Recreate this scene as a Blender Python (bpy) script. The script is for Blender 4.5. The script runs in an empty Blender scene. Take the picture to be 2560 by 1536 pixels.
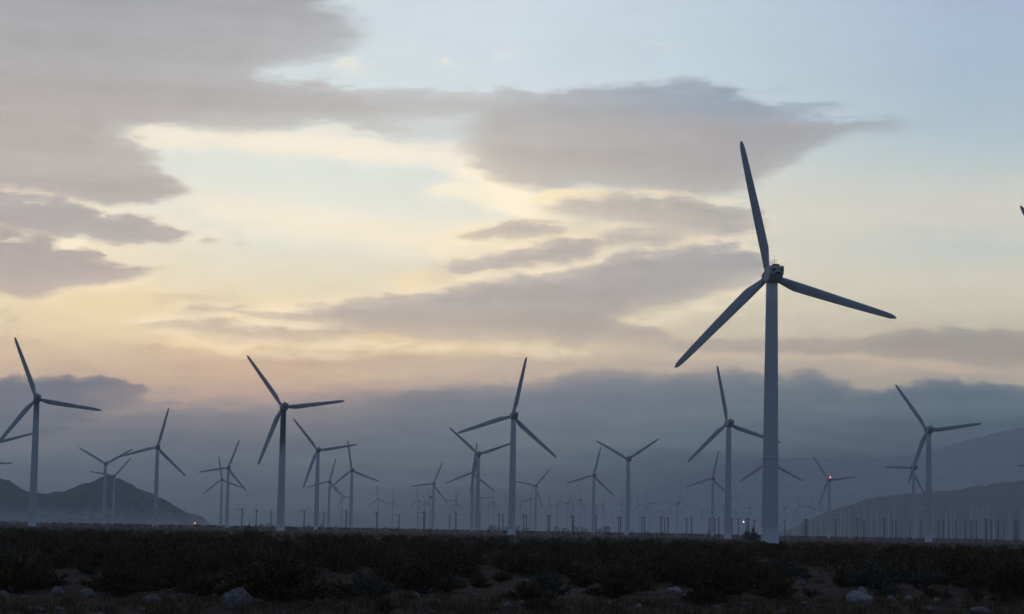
import bpy, bmesh, math, random
from mathutils import Vector, Matrix, noise as mnoise

random.seed(11)
R = math.radians
PI = math.pi
scene = bpy.context.scene
COL = scene.collection

# ------------------------------------------------------------------ camera
F = 6000.0                       # focal length in photo pixels (photo is 2560 x 1536)
CAM_H = 1.7
PITCH, ROLL = math.atan(557.5 / F), R(1.03)
fwd = Vector((0, math.cos(PITCH), math.sin(PITCH)))
r0 = Vector((1, 0, 0))
u0 = Vector((0, -math.sin(PITCH), math.cos(PITCH)))
right = r0 * math.cos(ROLL) + u0 * math.sin(ROLL)
up = u0 * math.cos(ROLL) - r0 * math.sin(ROLL)
cd = bpy.data.cameras.new('camera')
cam = bpy.data.objects.new('camera', cd)
COL.objects.link(cam)
cd.sensor_width = 36.0
cd.lens = 36.0 * F / 2560.0
cd.clip_start, cd.clip_end = 0.5, 40000.0
M = Matrix((right, up, -fwd)).transposed().to_4x4()
M.translation = Vector((0, 0, CAM_H))
cam.matrix_world = M
scene.camera = cam


def ray(px, py):
    """Direction seen at a photo pixel."""
    return (fwd + right * ((px - 1280) / F) + up * ((768 - py) / F)).normalized()


def azel(px, py):
    d = ray(px, py)
    return math.atan2(d.x, d.y), math.asin(d.z)


def at_height(px, py, z):
    """World point where the sight line of a photo pixel reaches height z."""
    d = ray(px, py)
    k = (z - CAM_H) / d.z
    return Vector((d.x * k, d.y * k, z))


def at_dist(px, py, dist):
    d = ray(px, py)
    k = dist / d.y
    return Vector((d.x * k, d.y * k, CAM_H + d.z * k))


def horizon(px):
    return 1325.5 + math.tan(ROLL) * (px - 1280)


# ------------------------------------------------------------------ render settings
scene.view_settings.view_transform = 'Standard'
scene.view_settings.look = 'None'
scene.view_settings.exposure = 0.0
scene.view_settings.gamma = 1.0
scene.view_settings.use_curve_mapping = False
cy = scene.cycles
cy.use_denoising = True
try:
    cy.denoiser = 'OPENIMAGEDENOISE'
    cy.denoising_prefilter = 'ACCURATE'
except Exception:
    pass
cy.max_bounces = 6
cy.diffuse_bounces = 3
cy.glossy_bounces = 2
cy.volume_bounces = 3
cy.transparent_max_bounces = 4
cy.caustics_reflective = cy.caustics_refractive = False

# ------------------------------------------------------------------ sky (world)
HAZE_DENSITY = 1.5e-4
HAZE_TOP = 395.0
HAZE_SIDE = 10200.0
SUN_EL, SUN_AZ = R(5.5), R(-2.0)
AIR = (0.074, 0.101, 0.166)      # colour the air between camera and sky settles to (linear)


def lin(c):
    return tuple((v / 255 / 12.92) if v <= 10 else ((v / 255 + 0.055) / 1.055) ** 2.4 for v in c)


W = bpy.data.worlds.new('World')
scene.world = W
W.use_nodes = True
NT = W.node_tree
NT.nodes.clear()


def N(kind, **kw):
    n = NT.nodes.new(kind)
    for k, v in kw.items():
        setattr(n, k, v)
    return n


def setin(sock, v):
    if isinstance(v, bpy.types.NodeSocket):
        NT.links.new(v, sock)
    else:
        sock.default_value = v


def mth(op, a, b=None, c=None, clamp=False):
    n = N('ShaderNodeMath', operation=op, use_clamp=clamp)
    setin(n.inputs[0], a)
    if b is not None:
        setin(n.inputs[1], b)
    if c is not None:
        setin(n.inputs[2], c)
    return n.outputs[0]


def mapr(v, a, b, c=0.0, d=1.0, smooth=True):
    n = N('ShaderNodeMapRange', interpolation_type='SMOOTHSTEP' if smooth else 'LINEAR')
    n.clamp = False
    for i, s in enumerate((v, a, b, c, d)):
        setin(n.inputs[i], s)
    if smooth:
        return n.outputs[0]
    return mth('MINIMUM', mth('MAXIMUM', n.outputs[0], min(c, d)), max(c, d))


def rgba(c):
    return (c[0], c[1], c[2], 1.0)


def mixc(f, a, b, blend='MIX'):
    n = N('ShaderNodeMix', data_type='RGBA', blend_type=blend)
    n.clamp_factor = True
    setin(n.inputs[0], f)
    setin(n.inputs[6], a if isinstance(a, bpy.types.NodeSocket) else rgba(a))
    setin(n.inputs[7], b if isinstance(b, bpy.types.NodeSocket) else rgba(b))
    return n.outputs[2]


EM, AM = 0.27, 0.26
tc = N('ShaderNodeTexCoord')
sep = N('ShaderNodeSeparateXYZ')
NT.links.new(tc.outputs['Generated'], sep.inputs[0])
DX, DY, DZ = sep.outputs
AZ = mth('ARCTAN2', DX, DY)
EL = mth('ARCSINE', DZ)
T0 = mapr(AZ, -AM, AM, smooth=False)
E0 = mapr(EL, 0.0, EM * 0.93, 0.0, 0.93, smooth=False)


def tt(px, py=700):
    return (azel(px, py)[0] + AM) / (2 * AM)


def ee(px, py):
    if py <= -90:
        return 1.0
    return max(0.0, min(1.0, azel(px, py)[1] / EM))


def noise2(sa, se, detail, seed, rough=0.55):
    cmb = N('ShaderNodeCombineXYZ')
    setin(cmb.inputs[0], mth('MULTIPLY', AZ, sa))
    setin(cmb.inputs[1], mth('MULTIPLY', EL, se))
    setin(cmb.inputs[2], seed)
    n = N('ShaderNodeTexNoise', noise_dimensions='3D')
    NT.links.new(cmb.outputs[0], n.inputs['Vector'])
    n.inputs['Scale'].default_value = 1.0
    n.inputs['Detail'].default_value = detail
    n.inputs['Roughness'].default_value = rough
    return mth('SUBTRACT', n.outputs[0], 0.5)


n_big = noise2(16, 60, 4, 3.1)
n_streak = noise2(55, 270, 5, 7.7, 0.60)
n_wisp = noise2(140, 480, 5, 5.5, 0.64)
n_band = noise2(5, 120, 3, 2.2, 0.5)
n_lump = noise2(95, 120, 6, 1.3, 0.62)
n_shift = noise2(28, 90, 3, 9.9)
n_puff = noise2(70, 190, 5, 4.4, 0.6)
T = mth('ADD', T0, mth('ADD', mth('MULTIPLY', n_shift, 0.030), mth('ADD', mth('MULTIPLY', n_streak, 0.020), mth('MULTIPLY', n_puff, 0.018))))
E_soft = mth('ADD', E0, mth('ADD', mth('MULTIPLY', n_big, 0.030), mth('ADD', mth('MULTIPLY', n_puff, 0.027), mth('ADD', mth('MULTIPLY', n_streak, 0.016), mth('MULTIPLY', n_wisp, 0.022)))))
E_lump = mth('ADD', E0, mth('ADD', mth('MULTIPLY', n_lump, 0.030), mth('MULTIPLY', n_big, 0.014)))


def ramp(fac, stops):
    n = N('ShaderNodeValToRGB')
    cr = n.color_ramp
    cr.interpolation = 'LINEAR'
    stops = sorted(stops)
    while len(cr.elements) < len(stops):
        cr.elements.new(0.5)
    for e_, (p, c) in zip(cr.elements, stops):
        e_.position = p
        e_.color = rgba(lin(c))
    setin(n.inputs[0], fac)
    return n.outputs[0]


def columns(cols, fac_e):
    """Colour from vertical ramps standing at several azimuths, blended sideways."""
    out, px0 = None, None
    for px, stops in cols:
        c = ramp(fac_e, [(ee(px, y), col) for y, col in stops])
        if out is None:
            out = c
        else:
            out = mixc(mapr(T0, tt(px0), tt(px), smooth=False), out, c)
        px0 = px
    return out


E_col = mth('ADD', E0, mth('ADD', mth('MULTIPLY', n_streak, 0.045), mth('MULTIPLY', n_band, 0.05)))
clear = columns([
    (100, [(0, (205, 214, 218)), (380, (222, 225, 218)), (520, (233, 228, 212)), (640, (231, 219, 196)), (720, (230, 212, 180)),
           (800, (227, 208, 178)), (900, (208, 184, 160)), (960, (188, 165, 152)), (1040, (160, 148, 148))]),
    (700, [(0, (206, 216, 222)), (200, (212, 221, 223)), (380, (221, 226, 219)), (500, (229, 229, 219)), (600, (225, 224, 210)),
           (700, (229, 219, 196)), (800, (227, 207, 176)), (860, (216, 194, 166)), (920, (202, 176, 155)), (980, (185, 161, 151)), (1030, (160, 148, 148))]),
    (1250, [(0, (206, 217, 226)), (200, (208, 219, 225)), (380, (213, 221, 222)), (480, (222, 225, 217)), (560, (230, 226, 211)), (650, (229, 222, 203)),
            (760, (222, 208, 182)), (860, (208, 190, 166)), (910, (196, 178, 161)), (960, (182, 166, 155)), (1010, (160, 152, 150))]),
    (1750, [(0, (190, 206, 218)), (150, (191, 208, 217)), (300, (196, 209, 214)), (450, (210, 212, 206)), (540, (214, 212, 202)), (650, (214, 207, 190)),
            (780, (208, 200, 181)), (850, (192, 180, 165)), (905, (183, 172, 160)), (960, (168, 160, 153))]),
    (2400, [(0, (167, 184, 208)), (200, (169, 188, 206)), (350, (176, 194, 203)), (440, (193, 201, 200)), (510, (206, 204, 197)), (570, (203, 203, 196)),
            (620, (194, 199, 196)), (690, (203, 199, 185)), (780, (198, 194, 178)), (850, (184, 175, 163)), (905, (176, 166, 157)), (960, (164, 157, 151))]),
], E_col)
cloud = columns([
    (200, [(0, (166, 167, 171)), (120, (172, 171, 173)), (300, (183, 176, 174)), (440, (187, 179, 175)), (520, (177, 171, 170)), (600, (177, 169, 167)),
           (700, (184, 172, 167)), (800, (194, 178, 166)), (880, (196, 175, 157))]),
    (1150, [(0, (172, 173, 178)), (250, (186, 184, 183)), (380, (193, 186, 180)), (480, (196, 186, 176)), (600, (188, 178, 170)), (720, (177, 171, 169)),
            (800, (182, 172, 166)), (860, (190, 174, 160)), (930, (184, 165, 152))]),
    (1800, [(0, (158, 168, 182)), (200, (148, 161, 178)), (270, (155, 164, 177)), (330, (171, 169, 172)), (420, (172, 169, 170)), (520, (178, 173, 169)),
            (600, (165, 163, 165)), (720, (165, 161, 161)), (850, (162, 154, 150))]),
    (2300, [(200, (140, 158, 177)), (270, (142, 159, 177)), (320, (160, 166, 176)), (500, (170, 170, 170)), (800, (150, 148, 148)), (900, (156, 149, 146))]),
], E_col)
tone = mth('ADD', 1.0, mth('ADD', mth('MULTIPLY', n_band, 0.24), mth('ADD', mth('MULTIPLY', n_puff, 0.13), mth('MULTIPLY', n_streak, 0.08))))
tn = N('ShaderNodeCombineColor')
for i in range(3):
    setin(tn.inputs[i], tone)
cloud = mixc(1.0, cloud, tn.outputs[0], 'MULTIPLY')
bank = columns([
    (200, [(930, (112, 118, 134)), (1000, (108, 114, 130)), (1080, (98, 108, 124)), (1200, (86, 98, 117)), (1300, (74, 87, 108))]),
    (800, [(960, (130, 128, 138)), (1020, (117, 120, 132)), (1100, (102, 110, 125)), (1200, (86, 97, 115)), (1310, (71, 83, 104))]),
    (1350, [(930, (136, 136, 145)), (990, (117, 123, 136)), (1050, (106, 115, 129)), (1120, (93, 105, 121)), (1220, (76, 88, 108)), (1320, (62, 75, 96))]),
    (1850, [(915, (132, 132, 141)), (960, (114, 122, 135)), (1010, (102, 115, 129)), (1080, (86, 101, 118)), (1150, (72, 87, 108)), (1330, (54, 67, 88))]),
    (2450, [(955, (108, 119, 133)), (1000, (96, 112, 128)), (1050, (83, 100, 118)), (1100, (74, 90, 111)), (1180, (62, 76, 98)), (1330, (46, 57, 77))]),
], E_col)


def curve(pts):
    """Float curve over azimuth through photo points."""
    n = N('ShaderNodeFloatCurve')
    cm = n.mapping
    cm.use_clip = False
    cm.extend = 'HORIZONTAL'
    c = cm.curves[0]
    P = sorted((min(1, max(0, tt(x, max(y, 0)))), ee(x, y)) for x, y in pts)
    if P[0][0] > 0.001:
        P = [(0.0, P[0][1])] + P
    if P[-1][0] < 0.999:
        P = P + [(1.0, P[-1][1])]
    while len(c.points) < len(P):
        c.points.new(0.5, 0.5)
    for p, (x, y) in zip(c.points, P):
        p.location = (x, y)
        p.handle_type = 'AUTO_CLAMPED'
    cm.update()
    setin(n.inputs['Value'], T)
    return n.outputs[0]


RIM = lin((254, 234, 203))


def layer(base, top, bot, col, st=14, sb=14, op=1.0, kind='soft', x0=None, x1=None, sx=40, thin=0.3, rim=0.0):
    """One cloud: filled between its upper and lower outline, st / sb are edge widths in pixels."""
    E = E_lump if kind == 'lump' else E_soft
    k = 1.0 if kind == 'lump' else 1.5
    st, sb = st * k / 1620, sb * k / 1620
    dt = mth('SUBTRACT', curve(top), E)
    m = mapr(dt, -st, st)
    core = mapr(dt, 0.0, st * 3.5)
    if bot:
        db = mth('SUBTRACT', E, curve(bot))
        m = mth('MULTIPLY', m, mapr(db, -sb, sb))
        core = mth('MULTIPLY', core, mapr(db, 0.0, sb * 3.5))
    if thin:
        m = mth('MULTIPLY', m, mth('MULTIPLY_ADD', core, thin, 1.0 - thin))
    if rim:
        rm = mapr(dt, -st * 3.2, -st * 0.4)
        if bot:
            rm = mth('MULTIPLY', rm, mapr(db, -sb * 3.2, -sb * 0.4))
        rm = mth('MULTIPLY', rm, mth('MULTIPLY', mapr(n_puff, -0.16, 0.10), rim))
        if x0 is not None:
            rm = mth('MULTIPLY', rm, mapr(T, tt(x0 - sx), tt(x0 + sx)))
        if x1 is not None:
            rm = mth('MULTIPLY', rm, mapr(T, tt(x1 - sx), tt(x1 + sx), 1.0, 0.0))
        base = mixc(rm, base, RIM)
    if x0 is not None:
        m = mth('MULTIPLY', m, mapr(T, tt(x0 - sx), tt(x0 + sx)))
    if x1 is not None:
        m = mth('MULTIPLY', m, mapr(T, tt(x1 - sx), tt(x1 + sx), 1.0, 0.0))
    if op != 1.0:
        m = mth('MULTIPLY', m, op)
    return mixc(m, base, col)


S = clear
hot = lin((255, 241, 214))
cream = lin((252, 238, 214))
peach = lin((241, 216, 177))
# warm, thin cloud lit from behind
S = layer(S, [(380, 480), (500, 488), (600, 495), (800, 515), (1000, 545), (1150, 560), (1350, 570), (1500, 560)],
          [(380, 500), (600, 560), (750, 590), (900, 612), (1050, 635), (1200, 645), (1500, 640)], lin((251, 235, 208)), 24, 24, 0.8, x0=430, x1=1450, sx=110)
S = layer(S, [(260, 330), (330, 322), (400, 316), (500, 326), (600, 326), (700, 320), (850, 326), (950, 343), (1050, 352), (1150, 365), (1250, 395), (1300, 420)],
          [(260, 335), (330, 350), (400, 374), (550, 376), (650, 388), (780, 392), (850, 396), (950, 406), (1060, 406), (1150, 430), (1250, 470), (1300, 490)],
          cream, 18, 18, 1.0, x0=300, x1=1300)
S = layer(S, [(1030, 405), (1080, 412), (1160, 420), (1250, 430), (1330, 460), (1420, 476), (1560, 480)],
          [(1030, 410), (1080, 424), (1130, 440), (1165, 446), (1200, 452), (1260, 520), (1300, 542), (1400, 536), (1560, 520)], hot, 12, 12, 1.0, x0=1045, x1=1520, sx=30)
S = layer(S, [(1020, 485), (1100, 462), (1160, 452), (1230, 458), (1330, 470)], [(1020, 490), (1100, 498), (1160, 505), (1230, 530), (1330, 550)], hot, 10, 12, 0.95, x0=1040, x1=1380, sx=30)
S = layer(S, [(1060, 585), (1130, 572), (1200, 560), (1280, 550), (1400, 545), (1500, 550), (1800, 540)], [(1060, 625), (1200, 630), (1300, 625), (1500, 620), (1800, 600)],
          lin((252, 232, 196)), 14, 22, 0.8, x0=1080, x1=1780, sx=60)
S = layer(S, [(60, 735), (150, 722), (250, 690), (350, 690), (430, 712), (560, 728), (650, 733), (750, 740), (860, 748), (950, 735), (1080, 690)],
          [(60, 830), (150, 830), (280, 840), (430, 850), (560, 820), (700, 775), (860, 762), (1080, 745)], peach, 14, 32, 0.66, x0=90, x1=1040, sx=90)
S = layer(S, [(950, 692), (1010, 684), (1080, 676), (1150, 672), (1250, 668), (1350, 660)], [(950, 700), (1050, 716), (1150, 706), (1250, 690), (1350, 680)], lin((246, 220, 180)), 7, 10, 0.85, x0=960, x1=1340)
S = layer(S, [(350, 880), (450, 846), (600, 850), (800, 842), (900, 838), (1300, 850)], [(350, 890), (600, 885), (900, 878), (1300, 880)], lin((240, 208, 160)), 12, 16, 0.5, x0=360, x1=1320, sx=70)
# faint high flecks
for fx, fy, fw, fh, fo in ((1122, 156, 26, 12, 0.8), (1028, 106, 22, 6, 0.5), (1262, 132, 38, 6, 0.4), (1650, 112, 60, 6, 0.45), (870, 160, 60, 16, 0.7), (890, 182, 50, 7, 0.5)):
    S = layer(S, [(fx - fw, fy + fh * 0.5), (fx, fy - fh), (fx + fw, fy + fh * 0.3)], [(fx - fw, fy + fh * 0.7), (fx, fy + fh), (fx + fw, fy + fh * 0.6)],
              lin((240, 232, 218)), 7, 7, fo, x0=fx - fw, x1=fx + fw, sx=12)
# upper left mass with its fingers
S = layer(S, [(-300, -100), (700, -100), (745, -100), (775, -60), (810, 5), (860, 30), (900, 62), (950, 85)],
          [(-300, 330), (150, 330), (300, 312), (480, 300), (560, 260), (620, 215), (660, 178), (720, 160), (800, 146), (860, 130), (900, 112), (950, 92)],
          cloud, 30, 18, 1.0, x1=890, sx=80, thin=0.12)
S = layer(S, [(100, 60), (500, 150), (600, 190), (680, 206), (760, 214), (850, 236), (950, 262), (1050, 276), (1150, 288), (1260, 300)],
          [(100, 330), (300, 308), (420, 302), (500, 318), (600, 326), (700, 320), (800, 312), (900, 326), (1000, 346), (1080, 356), (1160, 368), (1260, 390)],
          cloud, 16, 12, 0.92, x1=1040, sx=210, thin=0.2)
S = layer(S, [(-300, -100), (180, -100), (230, 200), (270, 310), (330, 336), (380, 384), (420, 430), (460, 470), (500, 490)],
          [(-300, 510), (0, 505), (150, 506), (250, 512), (350, 512), (420, 500), (460, 492), (500, 492)], cloud, 20, 8, 1.0, x1=470, sx=40, thin=0.15)
S = layer(S, [(240, 335), (300, 300), (400, 300), (460, 310), (560, 322)], [(240, 345), (320, 330), (400, 318), (480, 326), (560, 326)], cloud, 10, 8, 0.7, x0=260, x1=540)
S = layer(S, [(-300, 470), (0, 478), (60, 484), (140, 494), (200, 512), (250, 530), (330, 541), (400, 556), (440, 566), (490, 574)],
          [(-300, 604), (0, 602), (60, 600), (130, 598), (200, 592), (250, 600), (300, 610), (370, 612), (430, 606), (490, 580)], cloud, 7, 8, 1.0, x1=478, sx=14, thin=0.12, rim=0.45)
S = layer(S, [(-300, 580), (0, 584), (60, 588), (110, 598), (150, 612), (200, 622), (250, 630), (280, 646), (330, 662), (380, 672), (430, 666)],
          [(-300, 750), (0, 742), (50, 750), (110, 744), (170, 726), (240, 708), (300, 694), (350, 686), (430, 670)], cloud, 7, 9, 1.0, x1=400, sx=30, thin=0.12, rim=0.45)
S = layer(S, [(470, 610), (500, 594), (530, 582), (560, 588)], [(470, 612), (500, 610), (530, 602), (560, 590)], cloud, 6, 7, 0.85, x0=482, x1=546, sx=10, rim=0.5)
S = layer(S, [(560, 606), (600, 600), (640, 604)], [(560, 608), (600, 610), (640, 606)], cloud, 5, 5, 0.6, x0=560, x1=620, sx=20)
S = layer(S, [(0, 604), (40, 598), (80, 600)], [(0, 610), (40, 606), (80, 602)], hot, 5, 5, 0.75, x1=74, sx=12)
S = layer(S, [(100, 618), (150, 604), (200, 596), (245, 606)], [(100, 618), (150, 624), (200, 622), (245, 610)], cream, 5, 6, 0.95, x0=112, x1=236, sx=10)
S = layer(S, [(40, 512), (80, 503), (120, 508)], [(40, 512), (80, 512), (120, 510)], cream, 4, 5, 0.7, x0=52, x1=112, sx=8)
# the large lens on the right and the bands below it
S = layer(S, [(1040, 320), (1120, 300), (1200, 284), (1260, 266), (1320, 248), (1370, 232), (1420, 220), (1500, 215), (1600, 208), (1660, 198), (1710, 193), (1760, 198),
              (1810, 212), (1860, 232), (1900, 252), (1960, 274), (2040, 290), (2100, 297), (2200, 300), (2290, 305)],
          [(1040, 330), (1120, 360), (1180, 404), (1240, 444), (1300, 466), (1360, 476), (1480, 472), (1600, 482), (1700, 490), (1770, 488), (1840, 470), (1900, 446), (1960, 416),
           (2030, 374), (2090, 348), (2160, 332), (2250, 320), (2290, 312)], cloud, 9, 15, 1.0, x0=1150, x1=2300, sx=90, thin=0.2)
S = layer(S, [(1780, 230), (1850, 248), (1950, 254), (2060, 252), (2130, 258)], [(1780, 300), (1880, 296), (1980, 286), (2060, 276), (2130, 264)], cloud, 7, 9, 0.95, x1=2105, sx=40)
S = layer(S, [(1820, 222), (1900, 218), (2000, 220)], [(1820, 226), (1900, 228), (2000, 224)], cloud, 5, 5, 0.3, x0=1840, x1=1990)
S = layer(S, [(1320, 480), (1450, 474), (1560, 478), (1640, 480), (1720, 490)], [(1320, 505), (1450, 498), (1560, 490), (1640, 488), (1720, 494)], lin((252, 230, 190)), 6, 7, 0.9, kind='lump', x0=1340, x1=1700, sx=20)
S = layer(S, [(1280, 520), (1400, 500), (1550, 488), (1720, 492), (1850, 520), (1960, 560)], [(1280, 540), (1400, 600), (1500, 660), (1700, 640), (1850, 640), (1960, 650)], cloud, 16, 24, 0.42, x0=1340, x1=1900, sx=80)
S = layer(S, [(1000, 690), (1100, 650), (1200, 620), (1320, 598), (1450, 590), (1560, 600)], [(1000, 710), (1100, 712), (1250, 694), (1400, 672), (1560, 650)], cloud, 14, 14, 0.4, x0=1060, x1=1540, sx=60)
S = layer(S, [(1320, 520), (1380, 504), (1450, 495), (1550, 488), (1650, 490), (1720, 494), (1780, 508), (1850, 520), (1900, 536), (1940, 552)],
          [(1320, 524), (1400, 532), (1480, 540), (1600, 556), (1700, 566), (1800, 578), (1880, 570), (1940, 556)], cloud, 7, 9, 0.97, x0=1360, x1=1915, sx=50, rim=0.5)
S = layer(S, [(1420, 590), (1520, 572), (1620, 560), (1750, 556), (1900, 552)], [(1420, 600), (1520, 616), (1620, 624), (1720, 612), (1800, 588), (1900, 572)], cloud, 9, 10, 0.75, x0=1500, x1=1890, sx=60)
S = layer(S, [(1110, 594), (1180, 578), (1250, 560), (1310, 549), (1360, 556), (1430, 568)], [(1110, 594), (1180, 600), (1270, 602), (1340, 598), (1400, 584), (1430, 570)],
          cloud, 6, 7, 0.95, x0=1135, x1=1415, sx=16, rim=0.5)
S = layer(S, [(1080, 664), (1150, 652), (1200, 640), (1280, 620), (1350, 606), (1420, 596), (1480, 600), (1550, 622)],
          [(1080, 668), (1150, 690), (1220, 674), (1300, 668), (1400, 660), (1480, 648), (1550, 626)], cloud, 7, 5, 0.97, x0=1105, x1=1525, sx=30, rim=0.5)
S = layer(S, [(400, 778), (470, 768), (560, 764), (640, 766), (720, 768), (790, 764), (880, 748), (960, 737), (1050, 731), (1130, 716), (1200, 701), (1300, 685), (1400, 670),
              (1500, 652), (1600, 630), (1680, 618), (1750, 600), (1800, 600), (1860, 615), (1920, 636), (1970, 654)],
          [(400, 782), (470, 788), (560, 780), (640, 784), (720, 800), (790, 822), (880, 838), (960, 842), (1050, 846), (1130, 850), (1300, 856), (1450, 852), (1540, 812), (1570, 790),
           (1640, 778), (1720, 758), (1790, 738), (1860, 714), (1920, 696), (1970, 676)], cloud, 7, 11, 1.0, x0=440, x1=1945, sx=50, rim=0.5)
S = layer(S, [(1350, 780), (1500, 785), (1570, 794), (1610, 802), (1650, 826), (1720, 846)], [(1350, 860), (1500, 862), (1600, 858), (1660, 856), (1720, 852)], cloud, 8, 10, 0.9, x0=1380, x1=1690, sx=40)
S = layer(S, [(330, 740), (400, 734), (500, 730), (600, 738), (700, 752)], [(330, 745), (400, 752), (500, 754), (600, 752), (700, 756)], cloud, 7, 8, 0.45, x0=370, x1=660, sx=50)
S = layer(S, [(310, 812), (400, 804), (470, 798), (540, 800), (640, 810), (760, 822), (900, 830)], [(310, 816), (400, 820), (470, 832), (540, 846), (640, 852), (760, 856), (900, 852)],
          cloud, 7, 13, 0.95, x0=340, x1=880, sx=50, rim=0.5)
for gx0, gx1, gy0, gy1, go in ((640, 1330, 894, 906, 0.5), (860, 1450, 928, 956, 0.5), (300, 520, 884, 894, 0.55), (620, 1000, 870, 882, 0.35), (-100, 330, 900, 935, 0.35), (1180, 1500, 902, 914, 0.4)):
    gm = (gx0 + gx1) / 2
    S = layer(S, [(gx0, gy1), (gm - 60, gy0), (gm + 80, gy0 + 1), (gx1, gy1)], [(gx0, gy1), (gm, gy1), (gx1, gy1)], lin((178, 160, 152)), 7, 8, go, x0=gx0 + 30, x1=gx1 - 30, sx=50)
S = layer(S, [(-200, 842), (60, 845), (130, 864), (220, 876), (340, 882), (480, 888)], [(-200, 925), (100, 928), (200, 920), (300, 908), (480, 892)], lin((201, 180, 160)), 8, 20, 0.7, x1=440, sx=40)
for bx, by, bw, bh in ((38, 800, 14, 7), (92, 803, 8, 6), (10, 784, 10, 4)):
    S = layer(S, [(bx - bw, by + bh * 0.6), (bx, by - bh), (bx + bw, by)], [(bx - bw, by + bh), (bx, by + bh), (bx + bw, by + bh * 0.2)], lin((188, 174, 158)), 5, 5, 0.7, x0=bx - bw, x1=bx + bw, sx=6)
S = layer(S, [(1480, 856), (1600, 852), (1700, 850), (1800, 842), (1900, 846), (2050, 844), (2150, 850), (2220, 834), (2330, 824), (2450, 817), (2560, 824), (2700, 830)],
          [(1480, 862), (1700, 874), (1900, 880), (2100, 882), (2200, 890), (2330, 902), (2450, 914), (2560, 922), (2700, 930)], cloud, 7, 9, 0.92, kind='lump', x0=1640, sx=110)
S = layer(S, [(1650, 880), (1750, 878), (1900, 884), (2100, 888), (2200, 896), (2350, 912), (2500, 926)], [(1650, 892), (1900, 894), (2100, 902), (2350, 926), (2500, 938)],
          lin((214, 184, 160)), 6, 9, 0.45, x0=1680, x1=2480, sx=60)
# low dark bank over the plain
S = layer(S, [(-300, 950), (0, 940), (50, 938), (110, 941), (170, 934), (215, 947), (258, 936), (300, 946), (340, 958), (365, 970), (390, 985)],
          [(-300, 1200), (0, 1120), (150, 1080), (250, 1035), (300, 1015), (340, 1000), (365, 990), (390, 988)], bank, 6, 26, 0.95, kind='lump', x1=372, sx=16)
S = layer(S, [(-300, 1045), (0, 1045), (200, 1028), (370, 1012), (500, 1012), (600, 1012), (720, 1008), (850, 992), (980, 980), (1080, 972)], None, bank, 26, 10, 1.0, x1=1230, sx=110)
S = layer(S, [(820, 1010), (950, 990), (1050, 975), (1130, 970), (1250, 967), (1350, 956), (1400, 942), (1470, 927), (1550, 925), (1650, 930), (1740, 928), (1830, 921), (1880, 928),
              (1940, 938), (1990, 928), (2020, 923), (2060, 936), (2110, 958), (2180, 972), (2230, 966), (2300, 956), (2375, 950), (2450, 955), (2560, 966), (2750, 970)],
          None, bank, 12, 10, 1.0, kind='lump', x0=980, sx=120)
S = layer(S, [(2120, 1000), (2230, 975), (2300, 962), (2375, 954), (2450, 958), (2600, 968)], [(2120, 1005), (2250, 1010), (2400, 1020), (2600, 1024)], lin((88, 106, 126)), 8, 18, 0.6, kind='lump', x0=2180, sx=60)
# uneven brightness inside the cloud sheets
vv = mth('ADD', 1.0, mth('ADD', mth('ADD', mth('MULTIPLY', n_big, 0.08), mth('MULTIPLY', n_band, 0.05)), mth('ADD', mth('MULTIPLY', n_streak, 0.07), mth('MULTIPLY', n_wisp, 0.05))))
cvv = N('ShaderNodeCombineColor')
for i in range(3):
    NT.links.new(vv, cvv.inputs[i])
S = mixc(1.0, S, cvv.outputs[0], 'MULTIPLY')
# the sky stands behind several kilometres of air: its own radiance is stronger than what reaches the eye
path = mth('MINIMUM', mth('DIVIDE', HAZE_TOP, mth('MAXIMUM', DZ, 0.001)), HAZE_SIDE)
tr = mth('POWER', 2.718282, mth('MULTIPLY', path, -HAZE_DENSITY))
lost = mth('SUBTRACT', 1.0, tr)
airn = N('ShaderNodeVectorMath', operation='SCALE')
airn.inputs[0].default_value = AIR
setin(airn.inputs['Scale'], lost)
sub = N('ShaderNodeVectorMath', operation='SUBTRACT')
NT.links.new(S, sub.inputs[0])
NT.links.new(airn.outputs[0], sub.inputs[1])
mx = N('ShaderNodeVectorMath', operation='MAXIMUM')
NT.links.new(sub.outputs[0], mx.inputs[0])
mx.inputs[1].default_value = (0.004, 0.006, 0.01)
sc = N('ShaderNodeVectorMath', operation='SCALE')
NT.links.new(mx.outputs[0], sc.inputs[0])
setin(sc.inputs['Scale'], mth('DIVIDE', 1.0, tr))
west = sc.outputs[0]
# the rest of the dome
sky = N('ShaderNodeTexSky', sky_type='NISHITA')
sky.sun_disc = False
sky.sun_elevation = SUN_EL
sky.sun_rotation = SUN_AZ
sky.air_density, sky.dust_density, sky.ozone_density = 1.3, 0.8, 4.5
skys = N('ShaderNodeVectorMath', operation='SCALE')
NT.links.new(sky.outputs[0], skys.inputs[0])
skys.inputs['Scale'].default_value = 0.13
mk = mth('MULTIPLY', mapr(EL, 0.25, 0.55, 1.0, 0.0), mapr(mth('ABSOLUTE', AZ), 0.28, 0.9, 1.0, 0.0))
veil = N('ShaderNodeVectorMath', operation='ADD')
NT.links.new(skys.outputs[0], veil.inputs[0])
vs_ = N('ShaderNodeVectorMath', operation='SCALE')      # pinkish high-cloud veil, out of view, added to redden the dome's light
vs_.inputs[0].default_value = (0.072, 0.060, 0.088)
setin(vs_.inputs['Scale'], mth('ADD', 1.0, n_big))
NT.links.new(vs_.outputs[0], veil.inputs[1])
final = mixc(mk, veil.outputs[0], west)
bg = N('ShaderNodeBackground')
NT.links.new(final, bg.inputs[0])
bg.inputs[1].default_value = 1.0
ow = N('ShaderNodeOutputWorld')
NT.links.new(bg.outputs[0], ow.inputs[0])

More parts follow.
